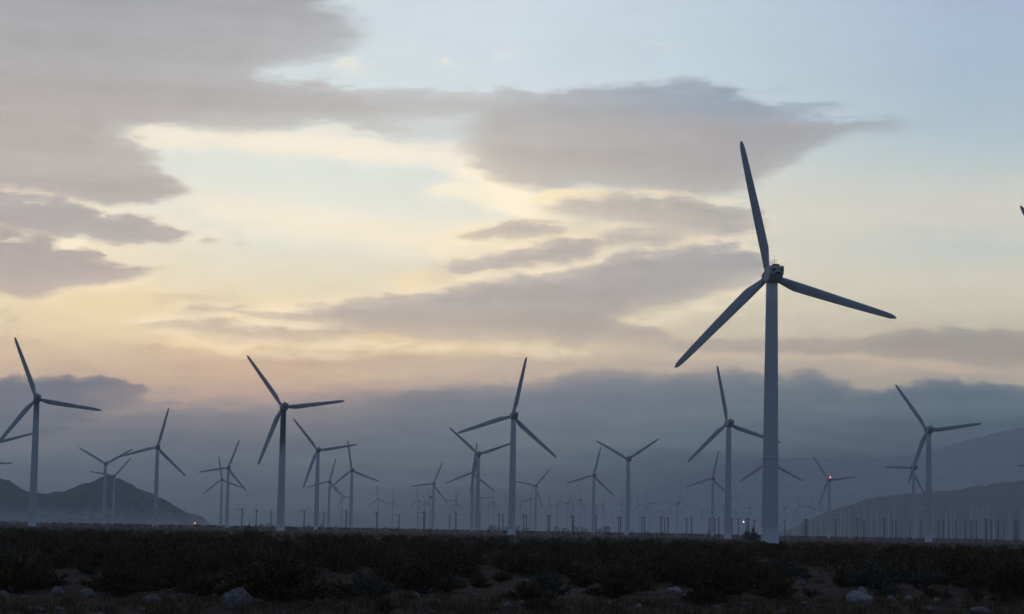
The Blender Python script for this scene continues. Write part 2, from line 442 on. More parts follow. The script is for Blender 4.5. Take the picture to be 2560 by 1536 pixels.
# the sun, low behind cloud: almost no direct light
sl = bpy.data.lights.new('sun', 'SUN')
sl.energy = 0.10
sl.angle = R(14)
sl.color = (1.0, 0.80, 0.58)
so = bpy.data.objects.new('sun', sl)
sd = Vector((math.sin(SUN_AZ) * math.cos(SUN_EL), math.cos(SUN_AZ) * math.cos(SUN_EL), math.sin(SUN_EL)))
so.rotation_euler = sd.to_track_quat('Z', 'Y').to_euler()
so.location = (0, 0, 60)
COL.objects.link(so)


# ------------------------------------------------------------------ helpers
def tag(o, label=None, cat=None, group=None, kind=None):
    if label:
        o['label'] = label
    if cat:
        o['category'] = cat
    if group:
        o['group'] = group
    if kind:
        o['kind'] = kind
    return o


def empty(name, loc, rz=0.0):
    o = bpy.data.objects.new(name, None)
    o.location = loc
    o.rotation_euler = (0, 0, rz)
    COL.objects.link(o)
    return o


def mesh(name, verts, faces, m, parent=None, smooth=True):
    me = bpy.data.meshes.new(name)
    me.from_pydata(verts, [], faces)
    if smooth and me.polygons:
        me.polygons.foreach_set('use_smooth', [True] * len(me.polygons))
    me.materials.append(m)
    me.update()
    o = bpy.data.objects.new(name, me)
    COL.objects.link(o)
    if parent:
        o.parent = parent
    return o


def mesh_bm(name, bm, m, parent=None, smooth=False):
    me = bpy.data.meshes.new(name)
    bmesh.ops.recalc_face_normals(bm, faces=bm.faces)
    bm.to_mesh(me)
    bm.free()
    if smooth:
        me.polygons.foreach_set('use_smooth', [True] * len(me.polygons))
    me.materials.append(m)
    o = bpy.data.objects.new(name, me)
    COL.objects.link(o)
    if parent:
        o.parent = parent
    return o


def tube(pts, radii, n=6, cap=True):
    """Rings along a poly-line."""
    V, Fc = [], []
    for i, p in enumerate(pts):
        a = pts[min(i + 1, len(pts) - 1)] - pts[max(i - 1, 0)]
        a.normalize()
        s = a.cross(Vector((0, 0, 1)) if abs(a.z) < 0.9 else Vector((1, 0, 0))).normalized()
        t = a.cross(s)
        for k in range(n):
            q = 2 * PI * k / n
            V.append(p + (s * math.cos(q) + t * math.sin(q)) * radii[i])
    for i in range(len(pts) - 1):
        for k in range(n):
            Fc.append((i * n + k, i * n + (k + 1) % n, (i + 1) * n + (k + 1) % n, (i + 1) * n + k))
    if cap:
        Fc.append(tuple(range(n - 1, -1, -1)))
        Fc.append(tuple(range((len(pts) - 1) * n, len(pts) * n)))
    return V, Fc


def merge(*parts):
    V, Fc = [], []
    for v, f in parts:
        b = len(V)
        V += v
        Fc += [tuple(i + b for i in q) for q in f]
    return V, Fc


def boxv(cx, cy_, cz, sx, sy, sz):
    V = [Vector((cx + sx * a / 2, cy_ + sy * b / 2, cz + sz * c / 2)) for a in (-1, 1) for b in (-1, 1) for c in (-1, 1)]
    Fc = [(0, 1, 3, 2), (4, 6, 7, 5), (0, 4, 5, 1), (2, 3, 7, 6), (0, 2, 6, 4), (1, 5, 7, 3)]
    return V, Fc


# ------------------------------------------------------------------ materials
def mat(name, base, rough=0.6, spec=0.3, var=None, scale=2.0, stretch=(1, 1, 1), bump=0.0, bscale=20.0, emit=None):
    m = bpy.data.materials.new(name)
    m.use_nodes = True
    nt = m.node_tree
    b = nt.nodes['Principled BSDF']
    b.inputs['Base Color'].default_value = rgba(base)
    b.inputs['Roughness'].default_value = rough
    b.inputs['Specular IOR Level'].default_value = spec
    if var or bump:
        t = nt.nodes.new('ShaderNodeTexCoord')
        mp = nt.nodes.new('ShaderNodeMapping')
        mp.inputs['Scale'].default_value = stretch
        nt.links.new(t.outputs['Object'], mp.inputs[0])
    if var:
        n = nt.nodes.new('ShaderNodeTexNoise')
        n.inputs['Scale'].default_value = scale
        n.inputs['Detail'].default_value = 6
        n.inputs['Roughness'].default_value = 0.6
        nt.links.new(mp.outputs[0], n.inputs['Vector'])
        cr = nt.nodes.new('ShaderNodeValToRGB')
        cr.color_ramp.elements[0].position = 0.36
        cr.color_ramp.elements[1].position = 0.66
        cr.color_ramp.elements[0].color = rgba(var)
        cr.color_ramp.elements[1].color = rgba(base)
        nt.links.new(n.outputs[0], cr.inputs[0])
        nt.links.new(cr.outputs[0], b.inputs['Base Color'])
    if bump:
        n2 = nt.nodes.new('ShaderNodeTexNoise')
        n2.inputs['Scale'].default_value = bscale
        n2.inputs['Detail'].default_value = 5
        nt.links.new(mp.outputs[0], n2.inputs['Vector'])
        bp = nt.nodes.new('ShaderNodeBump')
        bp.inputs['Strength'].default_value = bump
        bp.inputs['Distance'].default_value = 0.05
        nt.links.new(n2.outputs[0], bp.inputs['Height'])
        nt.links.new(bp.outputs[0], b.inputs['Normal'])
    if emit:
        b.inputs['Emission Color'].default_value = rgba(emit[0])
        b.inputs['Emission Strength'].default_value = emit[1]
    return m


M_tower = mat('tower_paint', (0.60, 0.60, 0.60), 0.55, 0.25, (0.55, 0.55, 0.54), 0.6, (3, 3, 0.12))
M_slim = mat('greyed_tower_paint', (0.58, 0.58, 0.58), 0.6, 0.2, (0.53, 0.53, 0.53), 0.6, (3, 3, 0.12))
M_blade = mat('blade_paint', (0.46, 0.47, 0.48), 0.45, 0.3, (0.40, 0.40, 0.40), 0.8, (1, 1, 0.5))
M_nacelle = mat('nacelle_paint', (0.52, 0.51, 0.49), 0.5, 0.3, (0.43, 0.42, 0.40), 1.4)
M_black = mat('black_opening', (0.012, 0.012, 0.013), 0.7, 0.2)
M_rubber = mat('dark_metal', (0.03, 0.03, 0.033), 0.5, 0.3)
M_hub = mat('hub_paint', (0.34, 0.34, 0.34), 0.5, 0.3, (0.26, 0.26, 0.26), 2.0)
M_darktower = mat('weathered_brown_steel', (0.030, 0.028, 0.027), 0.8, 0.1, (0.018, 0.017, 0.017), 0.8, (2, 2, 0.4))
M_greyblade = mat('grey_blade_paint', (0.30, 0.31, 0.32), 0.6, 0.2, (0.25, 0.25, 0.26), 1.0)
M_beacon = mat('red_beacon_glass', (0.5, 0.02, 0.02), 0.3, 0.5, emit=((1.0, 0.10, 0.12), 14.0))
M_orange = mat('orange_lamp_glass', (0.5, 0.25, 0.08), 0.3, 0.5, emit=((1.0, 0.30, 0.08), 3.2))
M_white = mat('white_lamp_glass', (0.6, 0.6, 0.6), 0.3, 0.5, emit=((0.85, 0.95, 1.0), 9.0))


def stained(name, z0, z1, depth):
    """White tower paint with an oil stain that has run down below the nacelle."""
    m = M_tower.copy()
    m.name = name
    nt = m.node_tree
    b = nt.nodes['Principled BSDF']
    src = b.inputs['Base Color'].links[0].from_socket
    t = nt.nodes.new('ShaderNodeTexCoord')
    s = nt.nodes.new('ShaderNodeSeparateXYZ')
    nt.links.new(t.outputs['Object'], s.inputs[0])
    mp = nt.nodes.new('ShaderNodeMapping')
    mp.inputs['Scale'].default_value = (2.5, 2.5, 0.12)
    nt.links.new(t.outputs['Object'], mp.inputs[0])
    n = nt.nodes.new('ShaderNodeTexNoise')
    n.inputs['Scale'].default_value = 1.6
    n.inputs['Detail'].default_value = 5
    nt.links.new(mp.outputs[0], n.inputs['Vector'])
    a = nt.nodes.new('ShaderNodeMath')
    a.operation = 'MULTIPLY_ADD'
    nt.links.new(n.outputs[0], a.inputs[0])
    a.inputs[1].default_value = 7.0
    nt.links.new(s.outputs[2], a.inputs[2])
    r = nt.nodes.new('ShaderNodeMapRange')
    r.interpolation_type = 'SMOOTHSTEP'
    nt.links.new(a.outputs[0], r.inputs[0])
    r.inputs[1].default_value = z0 + 3.5
    r.inputs[2].default_value = z1 + 3.5
    r.inputs[3].default_value = 0.0
    r.inputs[4].default_value = depth
    x = nt.nodes.new('ShaderNodeMix')
    x.data_type = 'RGBA'
    nt.links.new(r.outputs[0], x.inputs[0])
    nt.links.new(src, x.inputs[6])
    x.inputs[7].default_value = (0.075, 0.058, 0.054, 1)
    nt.links.new(x.outputs[2], b.inputs['Base Color'])
    return m


M_stain = stained('oil_stained_tower_paint', 24.0, 32.0, 0.9)
M_stain_light = stained('lightly_stained_tower_paint', 33.0, 38.5, 0.7)

# ------------------------------------------------------------------ ground


def ground_z(x, y):
    d = math.hypot(x, y)
    k = min(1.0, d / 30.0) * max(0.0, 1.0 - d / 700.0)
    if k <= 0:
        return 0.0
    return k * (0.16 * mnoise.noise((x * 0.05, y * 0.035, 1.7)) + 0.05 * mnoise.noise((x * 0.35, y * 0.3, 4.1)))


def ground_material():
    m = bpy.data.materials.new('desert_soil')
    m.use_nodes = True
    nt = m.node_tree
    b = nt.nodes['Principled BSDF']
    b.inputs['Roughness'].default_value = 0.95
    b.inputs['Specular IOR Level'].default_value = 0.1
    t = nt.nodes.new('ShaderNodeTexCoord')

    def nz(scale, detail, rough=0.6):
        n = nt.nodes.new('ShaderNodeTexNoise')
        n.inputs['Scale'].default_value = scale
        n.inputs['Detail'].default_value = detail
        n.inputs['Roughness'].default_value = rough
        nt.links.new(t.outputs['Object'], n.inputs['Vector'])
        return n.outputs[0]

    def rp(f, stops):
        c = nt.nodes.new('ShaderNodeValToRGB')
        while len(c.color_ramp.elements) < len(stops):
            c.color_ramp.elements.new(0.5)
        for e_, (p, col) in zip(c.color_ramp.elements, stops):
            e_.position = p
            e_.color = rgba(col)
        nt.links.new(f, c.inputs[0])
        return c.outputs[0]

    def mx_(f, a, bb, mode='MIX'):
        x = nt.nodes.new('ShaderNodeMix')
        x.data_type = 'RGBA'
        x.blend_type = mode
        if isinstance(f, float):
            x.inputs[0].default_value = f
        else:
            nt.links.new(f, x.inputs[0])
        nt.links.new(a, x.inputs[6])
        nt.links.new(bb, x.inputs[7])
        return x.outputs[2]
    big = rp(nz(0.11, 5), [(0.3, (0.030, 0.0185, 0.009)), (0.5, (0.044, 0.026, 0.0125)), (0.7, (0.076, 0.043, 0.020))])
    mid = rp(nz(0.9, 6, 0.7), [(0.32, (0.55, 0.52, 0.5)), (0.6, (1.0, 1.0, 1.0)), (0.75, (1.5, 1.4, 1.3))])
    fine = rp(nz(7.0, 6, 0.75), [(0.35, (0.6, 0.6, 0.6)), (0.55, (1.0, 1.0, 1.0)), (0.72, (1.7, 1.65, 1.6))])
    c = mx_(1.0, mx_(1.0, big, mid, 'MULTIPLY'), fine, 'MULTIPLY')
    nt.links.new(c, b.inputs['Base Color'])
    bp = nt.nodes.new('ShaderNodeBump')
    bp.inputs['Strength'].default_value = 0.8
    bp.inputs['Distance'].default_value = 0.12
    nt.links.new(nz(3.0, 8, 0.7), bp.inputs['Height'])
    nt.links.new(bp.outputs[0], b.inputs['Normal'])
    return m


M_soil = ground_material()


def build_ground():
    radii = [0.0]
    r = 4.0
    while r < 140:
        radii.append(r)
        r *= 1.045
    while r < 10000:
        radii.append(r)
        r *= 1.16
    radii.append(10000.0)
    angs = []
    a = -180.0
    while a < 180.0 - 1e-6:
        angs.append(a)
        a += 0.5 if -18 <= a < 18 else 6.0
    na = len(angs)
    V = [Vector((0, 0, ground_z(0, 0)))]
    for r in radii[1:]:
        for a in angs:
            x, y = r * math.sin(R(a)), r * math.cos(R(a))
            V.append(Vector((x, y, ground_z(x, y))))
    Fc = []
    for k in range(na):
        Fc.append((0, 1 + (k + 1) % na, 1 + k))
    for i in range(len(radii) - 2):
        o0, o1 = 1 + i * na, 1 + (i + 1) * na
        for k in range(na):
            k2 = (k + 1) % na
            Fc.append((o0 + k, o0 + k2, o1 + k2, o1 + k))
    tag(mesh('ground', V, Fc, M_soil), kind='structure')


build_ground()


def drop(px, py):
    p = at_height(px, py, 0.0)
    p.z = ground_z(p.x, p.y)
    return p


# ------------------------------------------------------------------ hills
def ridge_hill(name, pts, dist, front, back, m, rough, seed, jag=0.05, nx=260, ny=40):
    """A hill whose skyline follows pts (photo pixels) when it stands at dist."""
    W_ = []
    for x, y in pts:
        p = at_dist(x, y, dist)
        W_.append((p.x, max(0.0, p.z)))
    W_.sort()
    xs0, xs1 = W_[0][0], W_[-1][0]

    def hgt(x):
        for (a, za), (b, zb) in zip(W_, W_[1:]):
            if a <= x <= b:
                k = (x - a) / max(1e-6, b - a)
                return za + (zb - za) * k
        return W_[0][1] if x < xs0 else W_[-1][1]
    V, Fc = [], []
    for i in range(nx + 1):
        x = xs0 + (xs1 - xs0) * i / nx
        h = hgt(x)
        for j in range(ny + 1):
            v = -1 + 2 * j / ny
            y = dist + (v * front if v < 0 else v * back)
            s = (1 - abs(v)) ** (1.25 if v < 0 else 1.0)
            s = max(0.0, s)
            g = mnoise.fractal((x * rough + seed, y * rough * 0.7, seed * 2.3), 0.9, 2.1, 5)
            g2 = 1 - abs(mnoise.fractal((x * rough * 1.8 + seed, y * rough * 0.5, 4.0 + seed), 0.8, 2.2, 6)) * 2
            z = h * s * (1 + 0.42 * g * (1 - s) * (1.5 if v < 0 else 1) + 0.22 * (g2 - 0.5) * (1 - s * s)) + h * jag * mnoise.fractal((x * rough * 6, y * rough * 6, seed), 0.8, 2.2, 4) * min(1.0, s * 4)
            xx = x * (y / dist)
            V.append(Vector((xx, y, z - (2.5 if s <= 0 else 0.0) + 0.0)))
    for i in range(nx):
        for j in range(ny):
            a = i * (ny + 1) + j
            Fc.append((a, a + ny + 1, a + ny + 2, a + 1))
    return tag(mesh(name, V, Fc, m, smooth=False), kind='structure')


def hill_material(name, rock, sand, z_mix):
    m = bpy.data.materials.new(name)
    m.use_nodes = True
    nt = m.node_tree
    b = nt.nodes['Principled BSDF']
    b.inputs['Roughness'].default_value = 0.95
    b.inputs['Specular IOR Level'].default_value = 0.05
    t = nt.nodes.new('ShaderNodeTexCoord')
    s = nt.nodes.new('ShaderNodeSeparateXYZ')
    nt.links.new(t.outputs['Object'], s.inputs[0])
    n = nt.nodes.new('ShaderNodeTexNoise')
    n.inputs['Scale'].default_value = 0.012
    n.inputs['Detail'].default_value = 7
    nt.links.new(t.outputs['Object'], n.inputs['Vector'])
    n2 = nt.nodes.new('ShaderNodeTexNoise')
    n2.inputs['Scale'].default_value = 0.09
    n2.inputs['Detail'].default_value = 5
    nt.links.new(t.outputs['Object'], n2.inputs['Vector'])
    a = nt.nodes.new('ShaderNodeMath')
    a.operation = 'MULTIPLY_ADD'
    nt.links.new(n.outputs[0], a.inputs[0])
    a.inputs[1].default_value = -z_mix * 2.2
    nt.links.new(s.outputs[2], a.inputs[2])
    r = nt.nodes.new('ShaderNodeMapRange')
    r.interpolation_type = 'SMOOTHSTEP'
    nt.links.new(a.outputs[0], r.inputs[0])
    r.inputs[1].default_value = -z_mix * 0.9
    r.inputs[2].default_value = z_mix * 0.25
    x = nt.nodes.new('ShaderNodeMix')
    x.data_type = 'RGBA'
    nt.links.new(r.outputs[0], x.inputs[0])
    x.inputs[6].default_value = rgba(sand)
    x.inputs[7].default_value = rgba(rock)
    c = nt.nodes.new('ShaderNodeValToRGB')
    c.color_ramp.elements[0].position = 0.38
    c.color_ramp.elements[0].color = (0.5, 0.5, 0.5, 1)
    c.color_ramp.elements[1].position = 0.55
    c.color_ramp.elements[1].color = (1.1, 1.1, 1.1, 1)
    nt.links.new(n2.outputs[0], c.inputs[0])
    x2 = nt.nodes.new('ShaderNodeMix')
    x2.data_type = 'RGBA'
    x2.blend_type = 'MULTIPLY'
    x2.inputs[0].default_value = 1.0
    nt.links.new(x.outputs[2], x2.inputs[6])
    nt.links.new(c.outputs[0], x2.inputs[7])
    nt.links.new(x2.outputs[2], b.inputs['Base Color'])
    return m


K = 2560 / 2473.3
hill_pts = [(x * K, y * K) for x, y in ((-190, 1230), (-120, 1190), (-60, 1162), (-25, 1156), (0, 1157), (20, 1160), (50, 1179), (75, 1190), (110, 1193), (150, 1188), (190, 1173), (240, 1157),
            (263, 1151), (290, 1157), (330, 1178), (370, 1194), (400, 1209), (430, 1226), (450, 1238), (475, 1244), (492, 1250), (503, 1262), (512, 1276))]
ridge_hill('rocky_hill', hill_pts, 3300, 330, 420, hill_material('hill_rock', (0.075, 0.07, 0.07), (0.30, 0.28, 0.27), 18.0), 0.012, 3.0)
ridge_pts = [(1900, 1342), (1980, 1322), (2040, 1292), (2087, 1272), (2128, 1262), (2168, 1248), (2222, 1238), (2270, 1235), (2328, 1231), (2374, 1227), (2415, 1222), (2432, 1216), (2482, 1211), (2536, 1204),
             (2600, 1198), (2700, 1188), (2850, 1195)]
ridge_hill('foothill', ridge_pts, 5100, 520, 700, hill_material('foothill_rock', (0.05, 0.05, 0.055), (0.065, 0.064, 0.066), 10.0), 0.008, 7.0, 0.03)
mount_pts = [(1480, 1290), (1589, 1239), (1645, 1214), (1715, 1193), (1768, 1176), (1820, 1158), (1873, 1149), (1912, 1149), (1955, 1147), (2060, 1144), (2165, 1148), (2260, 1140), (2340, 1126),
             (2410, 1102), (2481, 1084), (2560, 1070), (2700, 1052), (2900, 1060)]
ridge_hill('mountain', mount_pts, 8200, 900, 1200, hill_material('haze_tinted_rock', (0.35, 0.37, 0.40), (0.38, 0.40, 0.43), 40.0), 0.003, 12.0, 0.012)  # rock colour lightened and blued, so part of the haze is in the paint


# ------------------------------------------------------------------ turbine meshes (metres, hub at local origin of the head)
def blade_mesh():
    rows = [(0.55, -.46, .46, .46), (0.9, -.47, .47, .46), (1.6, -.48, .54, .40), (2.6, -.50, .72, .32), (3.5, -.51, .92, .26), (4.4, -.52, 1.05, .21), (5.2, -.51, 1.03, .19), (8, -.50, .97, .16),
            (11, -.47, .88, .13), (14, -.44, .77, .10), (17, -.40, .65, .08), (19, -.36, .56, .06), (19.9, -.31, .50, .05), (20.5, -.20, .40, .04), (20.85, -.08, .27, .03), (21.0, .02, .13, .014)]
    n = 12
    V, Fc = [], []
    for r, le, te, th in rows:
        c, h = (le + te) / 2, (te - le) / 2
        tw = R(11 * max(0.0, 1 - r / 15) ** 1.5 + 2)
        yo = -0.045 * r - 0.0022 * r * r * 0.5
        for k in range(n):
            q = 2 * PI * k / n
            u, w = math.cos(q), math.sin(q)
            px = c + h * u
            if r > 1.2:
                py = th * w * (0.72 - 0.42 * u) * 1.1
            else:
                py = th * w
            x = px * math.cos(tw) - py * math.sin(tw)
            y = px * math.sin(tw) + py * math.cos(tw)
            V.append(Vector((x, y + yo, r)))
    for i in range(len(rows) - 1):
        for k in range(n):
            Fc.append((i * n + k, i * n + (k + 1) % n, (i + 1) * n + (k + 1) % n, (i + 1) * n + k))
    Fc.append(tuple(range(n - 1, -1, -1)))
    Fc.append(tuple(range((len(rows) - 1) * n, len(rows) * n)))
    return V, Fc


def tower_mesh(h, rb, rt, n=28, flanges=(0.33, 0.67)):
    prof = [(0.0, rb * 1.10), (0.25, rb * 1.10), (0.26, rb)]
    zs = [h * k / 12 for k in range(1, 13)]
    for z in zs:
        prof.append((z, rb + (rt - rb) * z / h))
    for f in flanges:
        z = h * f
        r = rb + (rt - rb) * f
        prof += [(z - 0.20, r), (z - 0.07, r), (z - 0.065, r + 0.008), (z + 0.065, r + 0.008), (z + 0.07, r), (z + 0.20, r)]
    prof.sort()
    V, Fc = [], []
    for z, r in prof:
        for k in range(n):
            q = 2 * PI * k / n
            V.append(Vector((r * math.cos(q), r * math.sin(q), z)))
    for i in range(len(prof) - 1):
        for k in range(n):
            Fc.append((i * n + k, i * n + (k + 1) % n, (i + 1) * n + (k + 1) % n, (i + 1) * n + k))
    Fc.append(tuple(range((len(prof) - 1) * n, len(prof) * n)))
    return V, Fc


def nacelle_bm():
    prof = [(0.70, 0.92), (0.25, 1.10), (-2.45, 1.22), (-2.62, 0.95), (-2.48, 0.05), (-1.35, -1.12), (0.35, -1.15), (0.70, -0.80)]
    bm = bmesh.new()
    w = 1.08
    A = [bm.verts.new((-w, y, z)) for y, z in prof]
    B = [bm.verts.new((w, y, z)) for y, z in prof]
    bm.faces.new(A)
    bm.faces.new(B[::-1])
    n = len(prof)
    for k in range(n):
        bm.faces.new((A[k], A[(k + 1) % n], B[(k + 1) % n], B[k]))
    side = [e for e in bm.edges if (e.verts[0].co.x < 0) == (e.verts[1].co.x < 0)]
    bmesh.ops.bevel(bm, geom=side + [e for e in bm.edges if e not in side], offset=0.24, segments=4, profile=0.5, affect='EDGES', clamp_overlap=True)
    return bm


def hub_mesh():
    prof = [(0.75, 0.62), (0.82, 0.86), (1.2, 0.92), (1.75, 0.90), (2.15, 0.80), (2.5, 0.58), (2.72, 0.32), (2.8, 0.02)]
    n = 20
    V, Fc = [], []
    for y, r in prof:
        for k in range(n):
            q = 2 * PI * k / n
            V.append(Vector((r * math.cos(q), y, r * math.sin(q))))
    for i in range(len(prof) - 1):
        for k in range(n):
            Fc.append((i * n + k, (i + 1) * n + k, (i + 1) * n + (k + 1) % n, i * n + (k + 1) % n))
    Fc.append(tuple(range(n)))
    return V, Fc


def disc_on_rear(x, z, rx, rz, t=0.05):
    """Short dark collar set in the rear wall of the nacelle."""
    y = -2.62 + (0.95 - z) * (0.14 / 0.90) if z < 0.95 else -2.6
    n = 16
    V, Fc = [], []
    for yy, s in ((y - 0.02, 1.0), (y - 0.02 - t, 1.0), (y - 0.02 - t, 0.8), (y - 0.01, 0.8)):
        for k in range(n):
            q = 2 * PI * k / n
            V.append(Vector((x + rx * s * math.cos(q), yy, z + rz * s * math.sin(q))))
    for i in range(3):
        for k in range(n):
            Fc.append((i * n + k, i * n + (k + 1) % n, (i + 1) * n + (k + 1) % n, (i + 1) * n + k))
    Fc.append(tuple(range(3 * n, 4 * n)))
    return V, Fc


HUB_Y = 1.6         # rotor plane ahead of the tower axis
HT, RT = 41.0, 21.0


def make_turbine(tower_mat, full=True):
    root = empty('wind_turbine', (0, 0, 0))
    mesh('tower', *tower_mesh(HT - 1.1, 1.32, 0.88), tower_mat, root)
    nac = mesh_bm('nacelle', nacelle_bm(), M_nacelle, root)
    nac.location.z = HT
    if full:
        mesh('vent', *disc_on_rear(-0.55, 0.58, 0.21, 0.21), M_black, nac)
        mesh('vent', *disc_on_rear(0.68, 0.58, 0.21, 0.21), M_black, nac)
        mesh('exhaust', *merge(disc_on_rear(-0.07, 0.12, 0.21, 0.13), disc_on_rear(0.30, 0.12, 0.21, 0.13)), M_black, nac)
    v, f = boxv(0.0, -1.75, 1.30, 0.88, 1.0, 0.30)
    mesh('cooler', v, f, M_black, nac, smooth=False)
    if full:
        for x, h, c in ((-0.42, 0.62, True), (0.05, 0.62, True), (-0.18, 1.45, False)):
            parts = [tube([Vector((x, -1.7, 1.4)), Vector((x, -1.7, 1.45 + h))], [0.022, 0.018], 5)]
            if c:
                parts.append(boxv(x, -1.7, 1.45 + h + 0.03, 0.30, 0.05, 0.05))
                parts.append(boxv(x + 0.13, -1.7, 1.45 + h + 0.07, 0.07, 0.07, 0.10))
            mesh('lightning_rod' if not c else 'wind_sensor', *merge(*parts), M_rubber, nac, smooth=False)
    v, f = tube([Vector((0, 1.02, 0)), Vector((0, 0.88, 0)), Vector((0, 0.70, 0))], [0.55, 0.72, 0.72], 18)
    hb = mesh('hub', *hub_mesh(), M_hub, root)
    hb.location = (0, 0.45, HT)
    v, f = tube([Vector((0, 0.15, 0)), Vector((0, 0.80, 0))], [0.72, 0.72], 18)
    mesh('gap_shadow_collar', v, f, M_black, hb)  # black ring stands in for the shadow between hub and nacelle
    bv = blade_mesh()
    first = None
    for k in range(3):
        if first is None:
            o = first = mesh('blade', *bv, M_blade, root)
        else:
            o = first.copy()
            COL.objects.link(o)
        o.location = (0, HUB_Y, HT)
        o['step'] = k
    return root


def kids(o):
    return [c for c in bpy.data.objects if c.parent == o]


def snapshot(root):
    """The tree of a finished thing, read once."""
    return (root, [(c, kids(c)) for c in kids(root)])


def copy_tree(tree):
    root, parts = tree
    r = root.copy()
    COL.objects.link(r)
    for c, subs in parts:
        d = c.copy()
        COL.objects.link(d)
        d.parent = r
        for s in subs:
            e_ = s.copy()
            COL.objects.link(e_)
            e_.parent = d
    return r


def live(root):
    return [c for c in root.children]


def set_rotor(children, theta, yaw, bscale=1.0):
    for c in children:
        if c.name.startswith('blade'):
            ang = R(theta + 120 * c['step'])
            # blade points along local +Z; turn it in the rotor plane so that it stands at angle theta seen from behind
            c.rotation_euler = (0, PI / 2 - ang, 0)
            c.scale = (bscale, bscale, bscale)


ALL_LIVE = {}


def place(tree, hub_px, theta, yaw, label, group, hub_h, first=None, bscale=1.0, pxoff=True):
    r = first if first is not None else copy_tree(tree)
    p = at_height(hub_px[0], hub_px[1], hub_h)
    r.location = (p.x, p.y, 0.0)
    az = math.atan2(p.x, p.y)
    r.rotation_euler = (0, 0, R(yaw) - az)
    tag(r, label, 'wind turbine', group)
    set_rotor(ALL_LIVE[tree[0]] if first is not None else [c for c in r.children_recursive], theta, yaw, bscale)
    return r


GT = 'white three-bladed wind turbines across the plain'
# hub pixel, angle of one blade, yaw, label
BIG = [
    ((1930, 688), 104.2, 20, 'tallest white wind turbine, its rear vents and three rods standing against the bright clouds'),
    ((92, 997), 111.7, 12, 'white turbine at the far left, taller than the dark hill behind it'),
    ((709, 1018), 7.7, 14, 'tall white turbine with a dark oil stain down its upper tower'),
    ((1284, 1040), 78.5, 16, 'tall turbine whose upright blade points just right, in front of the crossed twin turbines'),
    ((1822, 1059), 102.8, 24, 'tall white turbine just left of the tallest one, its blade passing behind that tower'),
    ((2322, 1076), 8.5, 24, 'tall white turbine at the right, one blade hanging before a hazy turbine behind'),
    ((394, 1118), 76, 16, 'white turbine standing before the right slope of the rocky hill, upright blade tilted right'),
    ((264, 1160), 30.5, 10, 'turbine rising over the hilltop with two blades spread like a V'),
    ((286, 1191), 50, 10, 'faint turbine whose hub sits just at the hill crest, tower pale before the slope'),
    ((571, 1170), 70, 14, 'front turbine of the crossed pair right of the rocky hill'),
    ((555, 1199), 99.5, 14, 'rear, thinner turbine of the crossed pair right of the rocky hill'),
    ((795, 1126), 10, 18, 'white turbine right of the oil-stained one, repeating its blade pose at smaller size'),
    ((880, 1176), 100, 16, 'white turbine with one blade straight up, its left blade crossing a thinner tower'),
    ((824, 1204), 76, 16, 'thin turbine squeezed between two larger towers right of the oil-stained one'),
    ((1084, 1210), 68, 18, 'lone small white turbine left of the overlapping twin towers, left blade nearly level'),
    ((1196, 1136), 19.6, 22, 'taller of the overlapping twin turbines, long blade reaching up to the left'),
    ((1182, 1182), 82.5, 18, 'shorter of the overlapping twin turbines, half hidden by the taller tower'),
    ((1340, 1215), 49.5, 14, 'small turbine just right of the tall mid-picture tower, its blade tip behind that tower'),
    ((1485, 1189), 77, 30, 'turbine whose upright blade tip touches the blade of the Y-shaped turbine'),
    ((1571, 1148), 33.5, 28, 'Y-shaped turbine with two raised blades and the third along its tower'),
    ((1782, 1197), 78, 30, 'small hazy turbine close to the left of a taller tower, before the far mountain'),
    ((1928, 1155), 92, 20, 'turbine hidden behind the tallest tower, two blades sticking out either side'),
    ((2073, 1200), 7.5, 26, 'hazy turbine with a glowing red beacon on its nacelle'),
    ((2284, 1170), 181, 48, 'hazy turbine seen from the side behind the tall right-hand turbine, one blade level'),
    ((-14, 1107), 15.6, 16, 'blade of a turbine mostly outside the left edge, pointing up to the first tower'),
    ((-46, 1157), 0.5, 16, 'level blade tip poking in low at the left edge, its turbine out of frame'),
    ((2629, 1174), 175, 26, 'level blade tip poking in low at the right edge, its turbine out of frame'),
    ((2723, 768), 128, 17, 'dark blade tip poking in high at the right edge, its large turbine out of frame'),
]

proto = make_turbine(M_tower)
bpy.context.view_layer.update()
TREE = snapshot(proto)
ALL_LIVE[proto] = [c for c, _ in TREE[1]]
big_objs = []
for i, (hp, th, yw, lb) in enumerate(BIG):
    yw = 42 if yw > 40 else 21 + 0.9 * (math.degrees(azel(hp[0], hp[1])[0]) - 6.2) + ((i * 7) % 5 - 2) * 1.2
    o = place(TREE, hp, th, yw, lb, GT, HT, first=proto if i == 0 else None)
    big_objs.append(o)
for i, m in ((2, M_stain), (1, M_stain_light)):
    for c in big_objs[i].children:
        if c.name.startswith('tower'):
            c.data = c.data.copy()
            c.data.materials[0] = m
            if i == 2:
                c['label'] = 'tower with a dark brown oil stain on its upper third'
# red beacon on the nacelle of the hazy turbine
for c in big_objs[22].children:
    if c.name.startswith('nacelle'):
        bm = bmesh.new()
        bmesh.ops.create_uvsphere(bm, u_segments=12, v_segments=8, radius=0.34)
        bm_o = mesh_bm('beacon', bm, M_beacon, c, True)
        bm_o.location = (-0.2, -2.3, 1.75)

